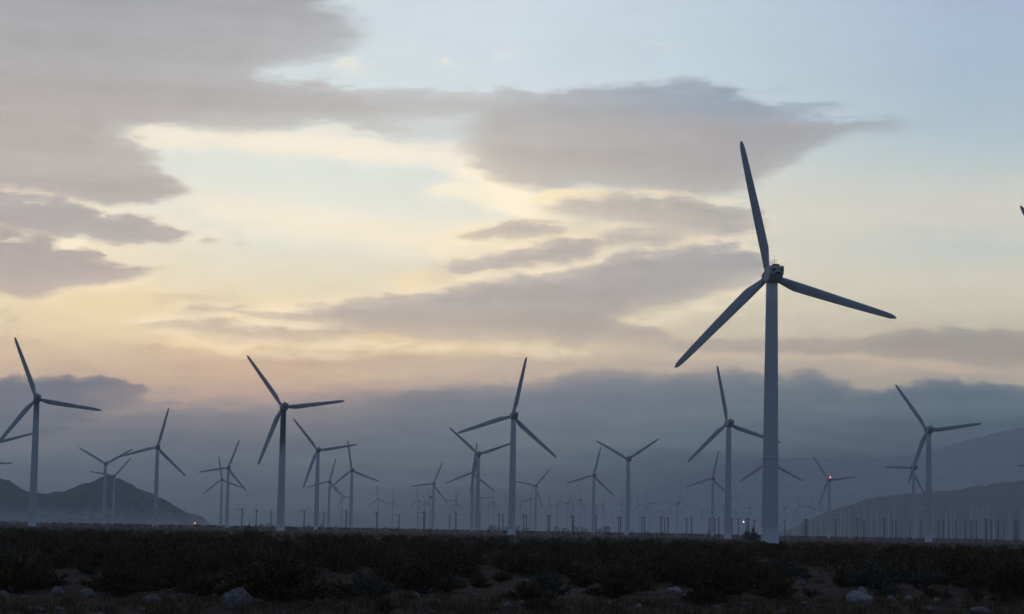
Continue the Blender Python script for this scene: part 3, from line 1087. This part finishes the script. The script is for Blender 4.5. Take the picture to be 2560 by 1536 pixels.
# far slender turbines: same family, thinner tower
REFS = [(704, 'the oil-stained tower'), (1190, 'the overlapping twin towers'), (1279, 'the tall mid-picture tower'), (1570, 'the Y-shaped turbine'), (1929, 'the tallest tower'), (2320, 'the tall right-hand tower')]
ORD = 'first second third fourth fifth sixth seventh eighth ninth tenth eleventh twelfth thirteenth fourteenth fifteenth sixteenth seventeenth eighteenth nineteenth twentieth twenty-first twenty-second twenty-third twenty-fourth twenty-fifth twenty-sixth twenty-seventh twenty-eighth twenty-ninth thirtieth thirty-first thirty-second thirty-third thirty-fourth thirty-fifth'.split()


def auto_labels(xs, what):
    cnt, out = {}, {}
    order = sorted(range(len(xs)), key=lambda i: xs[i])
    lefts = [i for i in order if xs[i] < REFS[0][0]]
    for n, i in enumerate(reversed(lefts)):
        out[i] = f'{what}, {ORD[n]} to the left of {REFS[0][1]}'
    for i in order:
        if xs[i] < REFS[0][0]:
            continue
        ref = [r for r in REFS if r[0] <= xs[i]][-1]
        n = cnt.get(ref, 0)
        cnt[ref] = n + 1
        out[i] = f'{what}, {ORD[n]} to the right of {ref[1]}'
    return out


HC, RC = 42.0, 19.0
slim = make_turbine(M_tower, full=False)
bpy.context.view_layer.update()
for c in kids(slim):
    n = c.name.split('.')[0]
    if n == 'tower':
        c.data = bpy.data.meshes.new('tower')
        v, f = tower_mesh(HC - 1.0, 0.95, 0.62, 14, ())
        c.data.from_pydata(v, [], f)
        c.data.polygons.foreach_set('use_smooth', [True] * len(c.data.polygons))
        c.data.materials.append(M_slim)
    else:
        c.location.z += HC - HT
    if n == 'nacelle':
        c.scale = (0.85, 0.85, 0.8)
SLIM = snapshot(slim)
ALL_LIVE[slim] = [c for c, _ in SLIM[1]]
FAR = [  # hub x, hub y, blade angle, yaw, dark head
    (855, 1246, 12, 20, 0), (946, 1248, 97, 25, 0), (982, 1255, 89, 25, 0), (1046, 1251, 99, 25, 0), (1063, 1257.5, 109, 20, 0), (1076, 1243, 111, 60, 1), (1140, 1251, 66, 35, 1), (1140.8, 1259, 98, 30, 1),
    (1202, 1245, 5, 30, 0), (1222, 1261, 90, 25, 0), (1233.5, 1255.5, 91, 50, 1), (1301, 1262.5, 40, 25, 0), (1326.5, 1248.5, 75, 35, 1), (1378, 1264.5, 108, 25, 0), (1418, 1259, 52, 30, 1), (1451, 1251.5, 92, 60, 1),
    (1461, 1268.5, 56, 30, 0), (1508, 1262, 60, 55, 0), (1574, 1255, 176, 40, 1), (1598, 1261, 109, 30, 0), (1691.5, 1264, 165, 35, 0), (1696.5, 1258, 75, 60, 1), (1755, 1275.5, 22, 45, 0), (1873.5, 1270.5, 55, 40, 1),
    (1962, 1271, 85, 75, 1), (1990, 1275, 100, 70, 0), (2000, 1263, 109, 35, 0), (2037, 1272, 95, 80, 0), (2053, 1271, 70, 82, 0), (2112, 1278.5, 80, 80, 0), (2160, 1265, 100, 84, 0), (2193.5, 1261, 88, 80, 0),
    (2221.5, 1279, 92, 78, 0), (2236, 1265, 60, 82, 0), (2334, 1253, 90, 80, 0), (2377, 1266, 75, 84, 0), (2388, 1278.5, 95, 78, 0), (2469, 1267, 48, 45, 0), (2525, 1281, 90, 80, 0), (2556, 1271, 85, 84, 0),
    (1705, 1281, 95, 80, 0), (1647, 1277, 85, 78, 0), (1635, 1283, 100, 80, 0), (1531, 1283, 95, 75, 0), (1982.5, 1279, 100, 80, 0), (1953, 1281, 80, 80, 0),
]
frnd = random.Random(77)
for _ in range(46):
    x = frnd.uniform(1240, 2556)
    if min(abs(x - f_[0]) for f_ in FAR) > 7:
        FAR.append((x, horizon(x) - frnd.uniform(56, 74), frnd.uniform(0, 120), frnd.choice((20, 30, 45, 70, 80, 84)), 0))
lab = auto_labels([f_[0] for f_ in FAR], 'faint slender turbine')
slim_dark = M_darktower
dark_nac = None
for i, (x, y, th, yw, dk) in enumerate(FAR):
    o = place(SLIM, (x, y), th, yw, lab[i], 'faint slender turbines far out on the plain', HC, first=slim if i == 0 else None, bscale=RC / RT)
    if dk:
        for c in o.children:
            if c.name.startswith('nacelle'):
                if dark_nac is None:
                    dark_nac = c.data.copy()
                    dark_nac.materials[0] = M_rubber
                c.data = dark_nac

# short old turbines with dark towers along the horizon
HD, RD = 20.0, 8.3


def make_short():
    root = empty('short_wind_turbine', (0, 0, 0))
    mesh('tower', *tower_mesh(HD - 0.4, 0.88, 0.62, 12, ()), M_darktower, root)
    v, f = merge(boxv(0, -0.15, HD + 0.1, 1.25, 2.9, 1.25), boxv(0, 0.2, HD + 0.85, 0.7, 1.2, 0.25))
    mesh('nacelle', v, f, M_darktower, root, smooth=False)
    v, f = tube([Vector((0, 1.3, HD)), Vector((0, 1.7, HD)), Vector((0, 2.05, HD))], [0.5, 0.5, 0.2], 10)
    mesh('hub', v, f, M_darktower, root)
    bv = blade_mesh()
    k_ = RD / RT
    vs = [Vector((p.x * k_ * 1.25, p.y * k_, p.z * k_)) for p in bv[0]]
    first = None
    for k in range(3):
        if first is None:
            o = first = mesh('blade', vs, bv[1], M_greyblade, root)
        else:
            o = first.copy()
            COL.objects.link(o)
        o.location = (0, 1.55, HD)
        o['step'] = k
    return root


short = make_short()
bpy.context.view_layer.update()
SHORT = snapshot(short)
ALL_LIVE[short] = [c for c, _ in SHORT[1]]
NEARD = [(605.5, 1274, 60, 20), (641, 1277, 91, 25), (678, 1280, 78, 20), (761, 1279, 38, 20), (809.5, 1283, 92, 25), (866, 1278, 60, 15), (942.5, 1282, 85, 75), (998, 1289, 42, 20), (1060, 1282, 180, 40),
         (1062, 1288, 8, 40), (1124.5, 1290, 182, 40), (1140.7, 1286.5, 12, 35), (1199.5, 1288.5, 8, 70), (1248, 1287, 78, 35), (1258, 1289, 90, 84), (1309.5, 1288.5, 95, 82), (1316.5, 1290.5, 85, 40),
         (1370, 1291, 128, 50), (1374, 1291, 15, 60), (1431, 1291, 100, 60), (1434, 1292, 80, 60), (1490.3, 1292, 90, 84), (1547, 1295, 90, 80), (1551.5, 1294, 5, 60), (1605, 1295.4, 85, 84), (1611, 1294.7, 95, 80),
         (1653, 1294, 54, 35), (1661.5, 1298, 90, 84), (1670, 1295, 88, 84), (1717, 1298, 92, 75), (1729, 1296, 85, 80), (1774, 1299, 90, 82), (1787, 1298, 180, 60), (1797, 1295.4, 5, 60), (1830, 1299, 88, 84),
         (1846, 1299.5, 173, 50), (1866.5, 1299, 90, 75), (1871, 1298, 60, 60), (1886, 1302, 5, 60), (1962, 1301.6, 85, 84), (2005, 1308, 92, 84), (2012, 1301, 90, 70), (2015, 1299.5, 85, 80), (2018, 1302, 95, 75),
         (2089, 1301, 118, 55), (2144, 1299, 92, 75), (2160, 1303, 88, 84), (2211, 1299.5, 5, 70), (2231, 1304, 90, 82), (2240, 1301.5, 50, 45), (2276, 1307, 88, 80), (2302, 1306, 5, 70), (2346, 1303, 90, 80),
         (2358, 1303, 5, 70), (2372.5, 1307, 175, 70), (2390, 1304, 88, 84), (2413, 1303.5, 92, 82), (2427.5, 1303, 5, 75), (2442, 1307, 85, 82), (2464, 1308, 95, 80), (2467, 1300, 90, 75), (2478, 1303.5, 5, 75),
         (2495.5, 1303.5, 3, 70), (2509, 1309.5, 90, 80), (2536, 1308, 88, 84), (2540, 1301, 95, 80), (2545, 1305.5, 85, 80)]
lab = auto_labels([f_[0] for f_ in NEARD], 'short dark-towered turbine')
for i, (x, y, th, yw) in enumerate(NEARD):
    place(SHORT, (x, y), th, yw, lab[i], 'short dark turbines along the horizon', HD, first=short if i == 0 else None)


# ------------------------------------------------------------------ lamps and small fixtures
def lamp_pole(px, py, dist, glass, label, rad):
    p = at_dist(px, py, dist)
    r = empty('lamp_pole', (p.x, p.y, 0))
    tag(r, label, 'lamp')
    z = p.z
    mesh('pole', *tube([Vector((0, 0.5, 0)), Vector((0, 0.5, z * 0.6)), Vector((0, 0.4, z + 0.2)), Vector((0, 0.1, z + rad * 1.15))], [0.14, 0.10, 0.09, 0.08], 8), M_rubber, r)
    mesh('lamp_shade', *tube([Vector((0, 0, z + rad * 1.2)), Vector((0, 0, z + rad * 0.95)), Vector((0, 0, z + rad * 0.75))], [0.15, rad * 0.8, rad * 1.15], 12), M_rubber, r)
    bm = bmesh.new()
    bmesh.ops.create_uvsphere(bm, u_segments=12, v_segments=8, radius=rad)
    b = mesh_bm('bulb', bm, glass, r, True)
    b.location = (0, 0, z)


lamp_pole(487, 1308.5, 2300, M_orange, 'orange lit lamp at the foot of the rocky hill', 0.62)
lamp_pole(1859, 1305, 2700, M_white, 'white lit lamp on a tall pole left of the tallest turbine', 0.50)

p = at_dist(1906, 1338, 300)
r = empty('marker_post', (p.x, p.y, 0))
tag(r, 'thin beige marker post at the left foot of the tallest turbine', 'post')
M_post = mat('beige_post', (0.42, 0.36, 0.27), 0.8, 0.2, (0.30, 0.26, 0.2), 6.0)
mesh('stake', *tube([Vector((0, 0, -0.1)), Vector((0, 0, p.z - 0.16)), Vector((0.01, 0, p.z - 0.02))], [0.06, 0.055, 0.05], 8), M_post, r)
mesh('cap', *tube([Vector((0.01, 0, p.z - 0.03)), Vector((0.01, 0, p.z + 0.05)), Vector((0.01, 0, p.z + 0.09))], [0.075, 0.075, 0.03], 8), M_post, r)

p = at_dist(1328, 1328, 1500)
sh = empty('low_shed', (p.x, p.y, 0), 0.2)
tag(sh, 'low shed with a pale flat roof right of the tall mid-picture tower', 'shed')
v, f = boxv(0, 0, 0.75, 5.2, 3.0, 1.5)
mesh('wall', v, f, M_darktower, sh, smooth=False)
mesh('roof', [Vector(q) for q in ((-2.9, -1.8, 1.503), (2.9, -1.8, 1.503), (2.9, 1.8, 1.503), (-2.9, 1.8, 1.503), (-2.9, -1.8, 1.62), (2.9, -1.8, 1.62), (2.9, 1.8, 1.95), (-2.9, 1.8, 1.95))],
     [(3, 2, 1, 0), (4, 5, 6, 7), (0, 1, 5, 4), (1, 2, 6, 5), (2, 3, 7, 6), (3, 0, 4, 7)], M_tower, sh, smooth=False)
v, f = boxv(0.9, -1.512, 0.62, 0.9, 0.02, 1.2)
mesh('door', v, f, M_rubber, sh, smooth=False)


# ------------------------------------------------------------------ shrubs
def foliage_mat(name, c1, c2):
    m = bpy.data.materials.new(name)
    m.use_nodes = True
    nt = m.node_tree
    b = nt.nodes['Principled BSDF']
    b.inputs['Roughness'].default_value = 0.8
    b.inputs['Specular IOR Level'].default_value = 0.15
    g = nt.nodes.new('ShaderNodeNewGeometry')
    x = nt.nodes.new('ShaderNodeMix')
    x.data_type = 'RGBA'
    nt.links.new(g.outputs['Random Per Island'], x.inputs[0])
    x.inputs[6].default_value = rgba(c1)
    x.inputs[7].default_value = rgba(c2)
    nt.links.new(x.outputs[2], b.inputs['Base Color'])
    return m


F_dark = foliage_mat('creosote_leaves', (0.052, 0.035, 0.010), (0.098, 0.064, 0.019))
F_brown = foliage_mat('dry_brush_twigs', (0.066, 0.038, 0.013), (0.13, 0.074, 0.026))
F_sage = foliage_mat('sage_leaves', (0.070, 0.066, 0.045), (0.115, 0.108, 0.075))
F_grass = foliage_mat('dry_grass_blades', (0.065, 0.042, 0.018), (0.14, 0.09, 0.038))
M_wood = mat('shrub_wood', (0.06, 0.045, 0.035), 0.9, 0.1, (0.04, 0.03, 0.024), 20.0)


def leaf(V, Fc, p, d, s, w):
    d = d.normalized()
    a = d.cross(Vector((random.uniform(-1, 1), random.uniform(-1, 1), random.uniform(-1, 1))))
    if a.length < 1e-4:
        a = Vector((1, 0, 0))
    a.normalize()
    b = len(V)
    V += [p - a * w * 0.4, p + a * w * 0.4, p + d * s * 0.6 + a * w, p + d * s, p + d * s * 0.6 - a * w]
    Fc.append((b, b + 1, b + 2, b + 3, b + 4))


def shrub_meshes(seed, nstem, nleaf, size, spread, wisp):
    """Unit shrub about 1 m tall: stems fanning from the root, leaves gathered along the outer twigs."""
    rnd = random.Random(seed)
    st = random.getstate()
    random.seed(seed)
    parts, V, Fc = [], [], []
    lobes = [(rnd.uniform(0, 2 * PI), rnd.uniform(0.7, 1.15)) for _ in range(5)]
    per = nleaf // nstem
    for i in range(nstem):
        q = 2 * PI * (i + rnd.random()) / nstem
        lean = rnd.random() ** 0.6 * spread
        amp = 0.75 + 0.25 * max(math.cos(q - a) * s for a, s in lobes)
        L = rnd.uniform(0.62, 1.05) * amp
        d = Vector((math.cos(q) * math.sin(lean), math.sin(q) * math.sin(lean), math.cos(lean)))
        base = Vector((math.cos(q) * 0.05, math.sin(q) * 0.05, -0.04))
        mid = base + d * L * 0.5 + Vector((rnd.uniform(-.05, .05), rnd.uniform(-.05, .05), 0.03))
        tip = base + d * L + Vector((rnd.uniform(-.08, .08), rnd.uniform(-.08, .08), -0.04 * lean + 0.03))
        parts.append(tube([base, mid, tip], [0.014, 0.010, 0.004], 3, False))
        twigs = [(mid, tip)]
        for _ in range(3):
            s0 = mid.lerp(tip, rnd.uniform(-0.5, 0.7))
            e_ = s0 + (d + Vector((rnd.uniform(-1, 1), rnd.uniform(-1, 1), rnd.uniform(-.3, .9))) * 0.75).normalized() * rnd.uniform(.16, .34)
            e_.z = max(0.03, e_.z)
            parts.append(tube([s0, e_], [0.006, 0.003], 3, False))
            twigs.append((s0, e_))
        for k in range(per):
            a, b = twigs[k % len(twigs)]
            u = rnd.random() ** 0.7
            p_ = a.lerp(b, u) + Vector((rnd.gauss(0, wisp), rnd.gauss(0, wisp), rnd.gauss(0, wisp)))
            p_.z = max(0.01, p_.z)
            leaf(V, Fc, p_, (b - a).normalized() + Vector((rnd.uniform(-1, 1), rnd.uniform(-1, 1), rnd.uniform(-.4, 1))), size * rnd.uniform(.6, 1.4), size * 0.28)
    random.setstate(st)
    return merge(*parts), (V, Fc)


def make_shrub(seed, fol, nstem=26, nleaf=1500, size=0.075, spread=1.25, wisp=0.035):
    r = empty('desert_shrub', (0, 0, 0))
    a, b = shrub_meshes(seed, nstem, nleaf, size, spread, wisp)
    mesh('stems', *a, M_wood, r, smooth=False)
    mesh('foliage', *b, fol, r, smooth=False)
    return r


KINDS_ = []
for seed, fol, ns, nl, sz, sp in ((1, F_dark, 34, 2600, 0.08, 1.35), (2, F_dark, 28, 2000, 0.075, 1.2), (3, F_brown, 36, 2000, 0.07, 1.3), (4, F_sage, 26, 1500, 0.075, 1.15), (5, F_brown, 30, 1400, 0.065, 1.1), (6, F_dark, 30, 2400, 0.085, 1.4)):
    KINDS_.append(make_shrub(seed, fol, ns, nl, sz, sp))
bpy.context.view_layer.update()
KT = [snapshot(k) for k in KINDS_]
used = set()
SH = []


def shrub(kind, x, y, w, h, label, group='desert shrubs in the foreground'):
    r = KINDS_[kind] if kind not in used else copy_tree(KT[kind])
    used.add(kind)
    r.location = (x, y, ground_z(x, y))
    r.rotation_euler = (0, 0, random.uniform(0, 2 * PI))
    r.scale = (w / 1.75, w / 1.75, h / 0.95)
    tag(r, label, 'shrub', group)
    SH.append((x, y, w / 2))
    return r


BIGSH = [  # px of the foot, width px, height px, kind, label
    (690, 1503, 270, 112, 0, 'widest dark rounded shrub, right behind the largest boulder'),
    (300, 1488, 180, 84, 1, 'dark mound-shaped shrub behind the flat pale boulders on the left'),
    (40, 1480, 150, 88, 5, 'dark shrub cut by the left edge'),
    (1060, 1482, 145, 78, 5, 'dark dome-shaped shrub behind the twin pale stones in the middle'),
    (1560, 1482, 175, 80, 2, 'brown rounded shrub left of the small white boulder in mid foreground'),
    (1785, 1496, 175, 100, 0, 'tall dark shrub left of the half-buried rounded stone'),
    (2370, 1452, 180, 78, 1, 'dark broad shrub above the right-hand stones, set further back'),
    (930, 1500, 130, 80, 3, 'grey sage bush left of the dark dome-shaped shrub'),
    (1375, 1495, 130, 84, 3, 'pale grey sage bush right of the middle of the foreground'),
    (1938, 1502, 125, 62, 2, 'low brown shrub just below the half-buried rounded stone'),
    (2218, 1500, 85, 46, 3, 'small grey sage bush right of the white wedge-shaped boulder'),
    (2530, 1500, 130, 100, 5, 'dark shrub cut by the right edge'),
    (150, 1420, 140, 45, 2, 'low brown bush behind the dark shrubs at the left'),
    (1140, 1425, 120, 40, 1, 'low dark bush behind the dome-shaped shrub'),
    (470, 1418, 130, 42, 5, 'low dark bush between the left mound and the widest shrub, further back'),
    (960, 1536, 60, 36, 1, 'small dark bush at the bottom edge below the grey sage'),
    (1350, 1536, 100, 44, 1, 'dark bush at the bottom edge in the middle'),
    (2440, 1505, 70, 40, 4, 'small brown bush between the right-hand stones'),
]
for px, py, w, h, kd, lb in BIGSH:
    q = drop(px, py)
    d = q.y
    shrub(kd, q.x, q.y, w * d / F, h * d / F, lb)
q = at_dist(612, 1330, 190)
shrub(1, q.x, q.y, 1.0, 1.25, 'left of two dark bushes left of the oil-stained tower', 'dark bushes on the plain')
q = at_dist(625, 1330, 185)
shrub(0, q.x, q.y, 1.3, 1.65, 'taller right one of two dark bushes left of the oil-stained tower', 'dark bushes on the plain')
q = at_dist(1878, 1330, 620)
shrub(5, q.x, q.y, 4.2, 3.3, 'large round hazy bush left of the foot of the tallest turbine', 'dark bushes on the plain')
# boulders keep clear ground around them
BOULD = [  # px centre of foot, width px, height px, label
    (589, 1524, 72, 56, 'largest grey boulder, rounded, in front of the widest dark shrub'),
    (374, 1508, 50, 26, 'flat grey boulder right of the dark mound-shaped shrub'),
    (143, 1491, 34, 26, 'squarish pale boulder on the left, in front of a brown bush'),
    (216, 1492, 44, 20, 'low pale boulder between the squarish boulder and the mound-shaped shrub'),
    (6, 1500, 34, 20, 'pale stone cut by the left edge'),
    (88, 1532, 50, 16, 'flat pale slab at the bottom left'),
    (146, 1530, 24, 12, 'small pale stone at the bottom left, right of the flat slab'),
    (1077, 1509, 26, 17, 'left of two touching pale stones in front of the dome-shaped shrub'),
    (1094, 1509, 20, 14, 'right of two touching pale stones in front of the dome-shaped shrub'),
    (1036, 1496, 34, 15, 'low grey stone left of the two touching stones'),
    (1308, 1458, 38, 13, 'pale flat stone set back between the sage and the brown shrub'),
    (1682, 1483, 42, 21, 'white tilted boulder right of the brown rounded shrub'),
    (1597, 1525, 20, 13, 'small white stone near the bottom, below the brown rounded shrub'),
    (1268, 1522, 28, 14, 'small grey stone at the bottom, left of the pale sage bush'),
    (1304, 1512, 24, 13, 'pale stone just left of the pale sage bush'),
    (1524, 1516, 22, 12, 'grey stone left of the small white stone'),
    (2003, 1463, 28, 16, 'rounded half-buried stone behind the low brown shrub'),
    (2152, 1511, 74, 36, 'large white wedge-shaped boulder, tallest at its left end'),
    (2158, 1484, 26, 16, 'pointed stone peeking out behind the white wedge-shaped boulder'),
    (2271, 1504, 22, 14, 'round white stone right of the small sage bush'),
    (2396, 1509, 24, 12, 'pale stone left of the small brown bush at the right'),
    (2342, 1510, 26, 13, 'grey stone right of the round white stone'),
    (2454, 1533, 54, 17, 'broad pale slab at the bottom right'),
    (2324, 1530, 36, 13, 'pale low slab at the bottom, left of the broad slab'),
    (2010, 1512, 16, 9, 'tiny white stone below the low brown shrub'),
    (1858, 1513, 16, 9, 'tiny white stone below the tall dark shrub'),
    (2228, 1506, 30, 18, 'grey tilted stone at the foot of the small sage bush'),
]


def rock_mesh(seed, sub=4):
    rnd = random.Random(seed)
    bm = bmesh.new()
    bmesh.ops.create_icosphere(bm, subdivisions=sub, radius=1.0)
    o = Vector((rnd.uniform(-50, 50), rnd.uniform(-50, 50), rnd.uniform(-50, 50)))
    planes = []
    for _ in range(13):
        n = Vector((rnd.uniform(-1, 1), rnd.uniform(-1, 1), rnd.uniform(-.4, 1))).normalized()
        planes.append((n, rnd.uniform(0.62, 0.92)))
    for v in bm.verts:
        p_ = v.co.copy()
        for n, d in planes:
            k = p_.dot(n)
            if k > d:
                p_ -= n * (k - d) * 0.93
        g = mnoise.fractal(p_ * 1.4 + o, 0.9, 2.0, 5)
        v.co = p_ * (1 + 0.09 * g)
    return bm


M_rock = mat('granite', (0.25, 0.225, 0.205), 0.9, 0.15, (0.10, 0.085, 0.072), 3.0, bump=0.5, bscale=14.0)
M_pale = mat('pale_granite', (0.36, 0.335, 0.31), 0.9, 0.15, (0.17, 0.15, 0.135), 3.0, bump=0.5, bscale=14.0)
M_gravel = mat('dusty_stone', (0.20, 0.165, 0.13), 0.9, 0.1, (0.11, 0.09, 0.07), 4.0)
BP = []
for i, (px, py, w, h, lb) in enumerate(BOULD):
    q = drop(px, py)
    k = q.y / F
    o = mesh_bm('boulder', rock_mesh(100 + i), M_pale if 'white' in lb else M_rock, smooth=True)
    o.scale = (w * k / 1.85, w * k / 2.0, h * k / 1.45)
    o.location = (q.x, q.y + w * k * 0.3, ground_z(q.x, q.y) + h * k * 0.30)
    o.rotation_euler = (0, 0.22 if 'wedge' in lb else random.uniform(-.12, .12), random.uniform(-.5, .5))
    tag(o, lb, 'boulder', 'boulders on the desert floor')
    BP.append((q.x, q.y, w * k / 2))


def seen_x(y):
    return 0.2135 * y + 1.0


# more shrubs that nothing tells apart
placed = 0
tries = 0
while placed < 230 and tries < 20000:
    tries += 1
    y = 54 + (112 - 54) * random.random() ** 0.75
    x = random.uniform(-seen_x(y), seen_x(y))
    w = (0.6 + 1.9 * random.random() ** 1.5) * (0.75 if y < 68 else 1.0)
    if any(math.hypot(x - a, (y - b) * 0.6) < (c + w * 0.22) for a, b, c in SH):
        continue
    if any(abs(x - a) < c + w * 0.5 and -9 < y - b < 1.5 for a, b, c in BP):
        continue
    # leave the boulders in view: nothing tall right in front of them
    if any(abs(x / y - a / b) < (c + w * 0.5) / b and y < b and b - y < 14 for a, b, c in BP):
        continue
    if y < 58 and random.random() < 0.5:
        continue
    shrub(random.choice((0, 1, 2, 2, 4, 5, 5, 3)), x, y, w, w * random.uniform(0.36, 0.52), 'low dark scrub bush merging into the shadowed plain', 'scrub bushes between the larger shrubs')
    placed += 1


# beyond them the brush reads as one mass
def scrub_field(name, y0, y1, count, nleaf, size, hmin, hmax, label_kind, m, seed, power=1.0):
    rnd = random.Random(seed)
    V, Fc = [], []
    for _ in range(count):
        y = y0 + (y1 - y0) * rnd.random() ** power
        x = rnd.uniform(-1, 1) * (seen_x(y) + 12)
        h = rnd.uniform(hmin, hmax)
        w = h * rnd.uniform(1.3, 2.4)
        z0 = ground_z(x, y)
        for _k in range(nleaf):
            q = rnd.uniform(0, 2 * PI)
            s = rnd.random() ** 0.5
            t = rnd.random() ** 0.8
            rr = s * math.sqrt(max(0.0, 1 - t * t))
            p_ = Vector((x + math.cos(q) * rr * w / 2, y + math.sin(q) * rr * w / 2, z0 + t * h))
            d = Vector((math.cos(q) * rr, math.sin(q) * rr, 0.4 + rnd.random())) + Vector((rnd.uniform(-.6, .6), rnd.uniform(-.6, .6), rnd.uniform(-.4, .4)))
            d.normalize()
            a = d.cross(Vector((rnd.uniform(-1, 1), rnd.uniform(-1, 1), rnd.uniform(-1, 1)))).normalized()
            L = size * h * rnd.uniform(.6, 1.5)
            b = len(V)
            V += [p_ - a * L * 0.3, p_ + a * L * 0.3, p_ + d * L + a * L * 0.12, p_ + d * L - a * L * 0.1]
            Fc.append((b, b + 1, b + 2, b + 3))
    o = mesh(name, V, Fc, m, smooth=False)
    tag(o, label_kind, 'scrub', kind='stuff')
    return o


scrub_field('dark_scrub', 100, 240, 900, 150, 0.16, 0.40, 1.0, 'dark low scrub covering the nearer plain', F_dark, 5)
scrub_field('brown_scrub', 96, 260, 500, 110, 0.15, 0.30, 0.8, 'brown dry scrub mixed among the dark brush', F_brown, 6)
scrub_field('distant_scrub', 240, 480, 1500, 46, 0.30, 0.22, 0.62, 'dark scrub thinning out toward the turbines', F_dark, 7)
scrub_field('sparse_scrub', 480, 1000, 2600, 30, 0.4, 0.14, 0.34, 'sparse low scrub round the turbine bases', F_dark, 9)
scrub_field('horizon_scrub', 1000, 3400, 3000, 18, 0.5, 0.4, 1.2, 'hazy low scrub along the horizon', F_dark, 8, 1.3)


def tree_belt():
    rnd = random.Random(21)
    V, Fc = [], []
    for _ in range(46):
        px = rnd.choice((rnd.uniform(1285, 1330), rnd.uniform(1340, 1420), rnd.uniform(1400, 1540), rnd.uniform(1210, 1300), rnd.uniform(1540, 1900), rnd.uniform(600, 1000)))
        dist = rnd.uniform(3300, 4200)
        c = at_dist(px, horizon(px), dist)
        h = rnd.uniform(4, 9.5) * (1.0 if 1200 < px < 1560 else 0.6)
        w = h * rnd.uniform(1.0, 2.2)
        for _k in range(130):
            q = rnd.uniform(0, 2 * PI)
            t = rnd.random()
            rr = rnd.random() ** 0.5 * math.sqrt(max(0.0, 1 - (t * 1.5 - 0.5) ** 2))
            p_ = Vector((c.x + math.cos(q) * rr * w / 2, c.y + math.sin(q) * rr * w / 2, t * h))
            d = Vector((rnd.uniform(-1, 1), rnd.uniform(-1, 1), rnd.uniform(-.5, 1))).normalized()
            a = d.cross(Vector((rnd.uniform(-1, 1), rnd.uniform(-1, 1), 0.3))).normalized()
            L = h * 0.22
            b = len(V)
            V += [p_ - a * L * 0.4, p_ + a * L * 0.4, p_ + d * L + a * L * 0.2, p_ + d * L - a * L * 0.2]
            Fc.append((b, b + 1, b + 2, b + 3))
    tag(mesh('distant_trees', V, Fc, F_dark, smooth=False), 'hazy dark trees far out on the plain', 'trees', kind='stuff')


tree_belt()


def pebbles():
    rnd = random.Random(31)
    base = bmesh.new()
    bmesh.ops.create_icosphere(base, subdivisions=1, radius=1.0)
    bv = [v.co.copy() for v in base.verts]
    bf = [tuple(v.index for v in f.verts) for f in base.faces]
    base.free()
    for name, m, n, lb in (('gravel', M_gravel, 420, 'small grey stones strewn over the foreground soil'), ('pale_gravel', M_rock, 110, 'small pale stones strewn over the foreground soil')):
        V, Fc = [], []
        for _ in range(n):
            y = 42 + 45 * rnd.random() ** 1.7
            x = rnd.uniform(-1, 1) * seen_x(y)
            s = 0.02 + 0.075 * rnd.random() ** 3
            z = ground_z(x, y)
            b = len(V)
            q = rnd.uniform(0, PI)
            for p_ in bv:
                k = rnd.uniform(0.8, 1.2)
                V.append(Vector((x + (p_.x * math.cos(q) - p_.y * math.sin(q)) * s * 1.4 * k, y + (p_.x * math.sin(q) + p_.y * math.cos(q)) * s * k, z + s * 0.25 + p_.z * s * 0.75 * k)))
            Fc += [tuple(i + b for i in f) for f in bf]
        tag(mesh(name, V, Fc, m, smooth=False), lb, 'stones', kind='stuff')


pebbles()


def dry_grass():
    rnd = random.Random(41)
    V, Fc = [], []
    for _ in range(3200):
        y = 42 + 60 * rnd.random() ** 1.3
        x = rnd.uniform(-1, 1) * seen_x(y)
        if mnoise.noise((x * 0.12, y * 0.08, 8.8)) < -0.05:
            continue
        z = ground_z(x, y)
        h = rnd.uniform(0.10, 0.30)
        for _k in range(16):
            q = rnd.uniform(0, 2 * PI)
            l_ = rnd.uniform(0.1, 0.9)
            o = Vector((x + rnd.gauss(0, .08), y + rnd.gauss(0, .08), z - 0.01))
            d = Vector((math.cos(q) * l_, math.sin(q) * l_, 1.0)).normalized() * h * rnd.uniform(.6, 1.2)
            a = Vector((-math.sin(q), math.cos(q), 0)) * 0.010
            b = len(V)
            V += [o - a, o + a, o + d]
            Fc.append((b, b + 1, b + 2))
    tag(mesh('dry_grass', V, Fc, F_grass, smooth=False), 'short dry grass between the shrubs and stones', 'grass', kind='stuff')


dry_grass()

# ------------------------------------------------------------------ haze: one even body of air round everything
mh = bpy.data.materials.new('evening_haze')
mh.use_nodes = True
nt = mh.node_tree
nt.nodes.clear()
out = nt.nodes.new('ShaderNodeOutputMaterial')
pv = nt.nodes.new('ShaderNodeVolumePrincipled')
pv.inputs['Color'].default_value = (0.88, 0.93, 0.97, 1)
pv.inputs['Density'].default_value = HAZE_DENSITY
pv.inputs['Anisotropy'].default_value = 0.25
nt.links.new(pv.outputs[0], out.inputs['Volume'])
v, f = boxv(0, 0, (HAZE_TOP - 3.5) / 2, HAZE_SIDE * 2, HAZE_SIDE * 2, HAZE_TOP + 3.5)
hz = mesh('haze', v, f, mh, smooth=False)
tag(hz, kind='stuff')
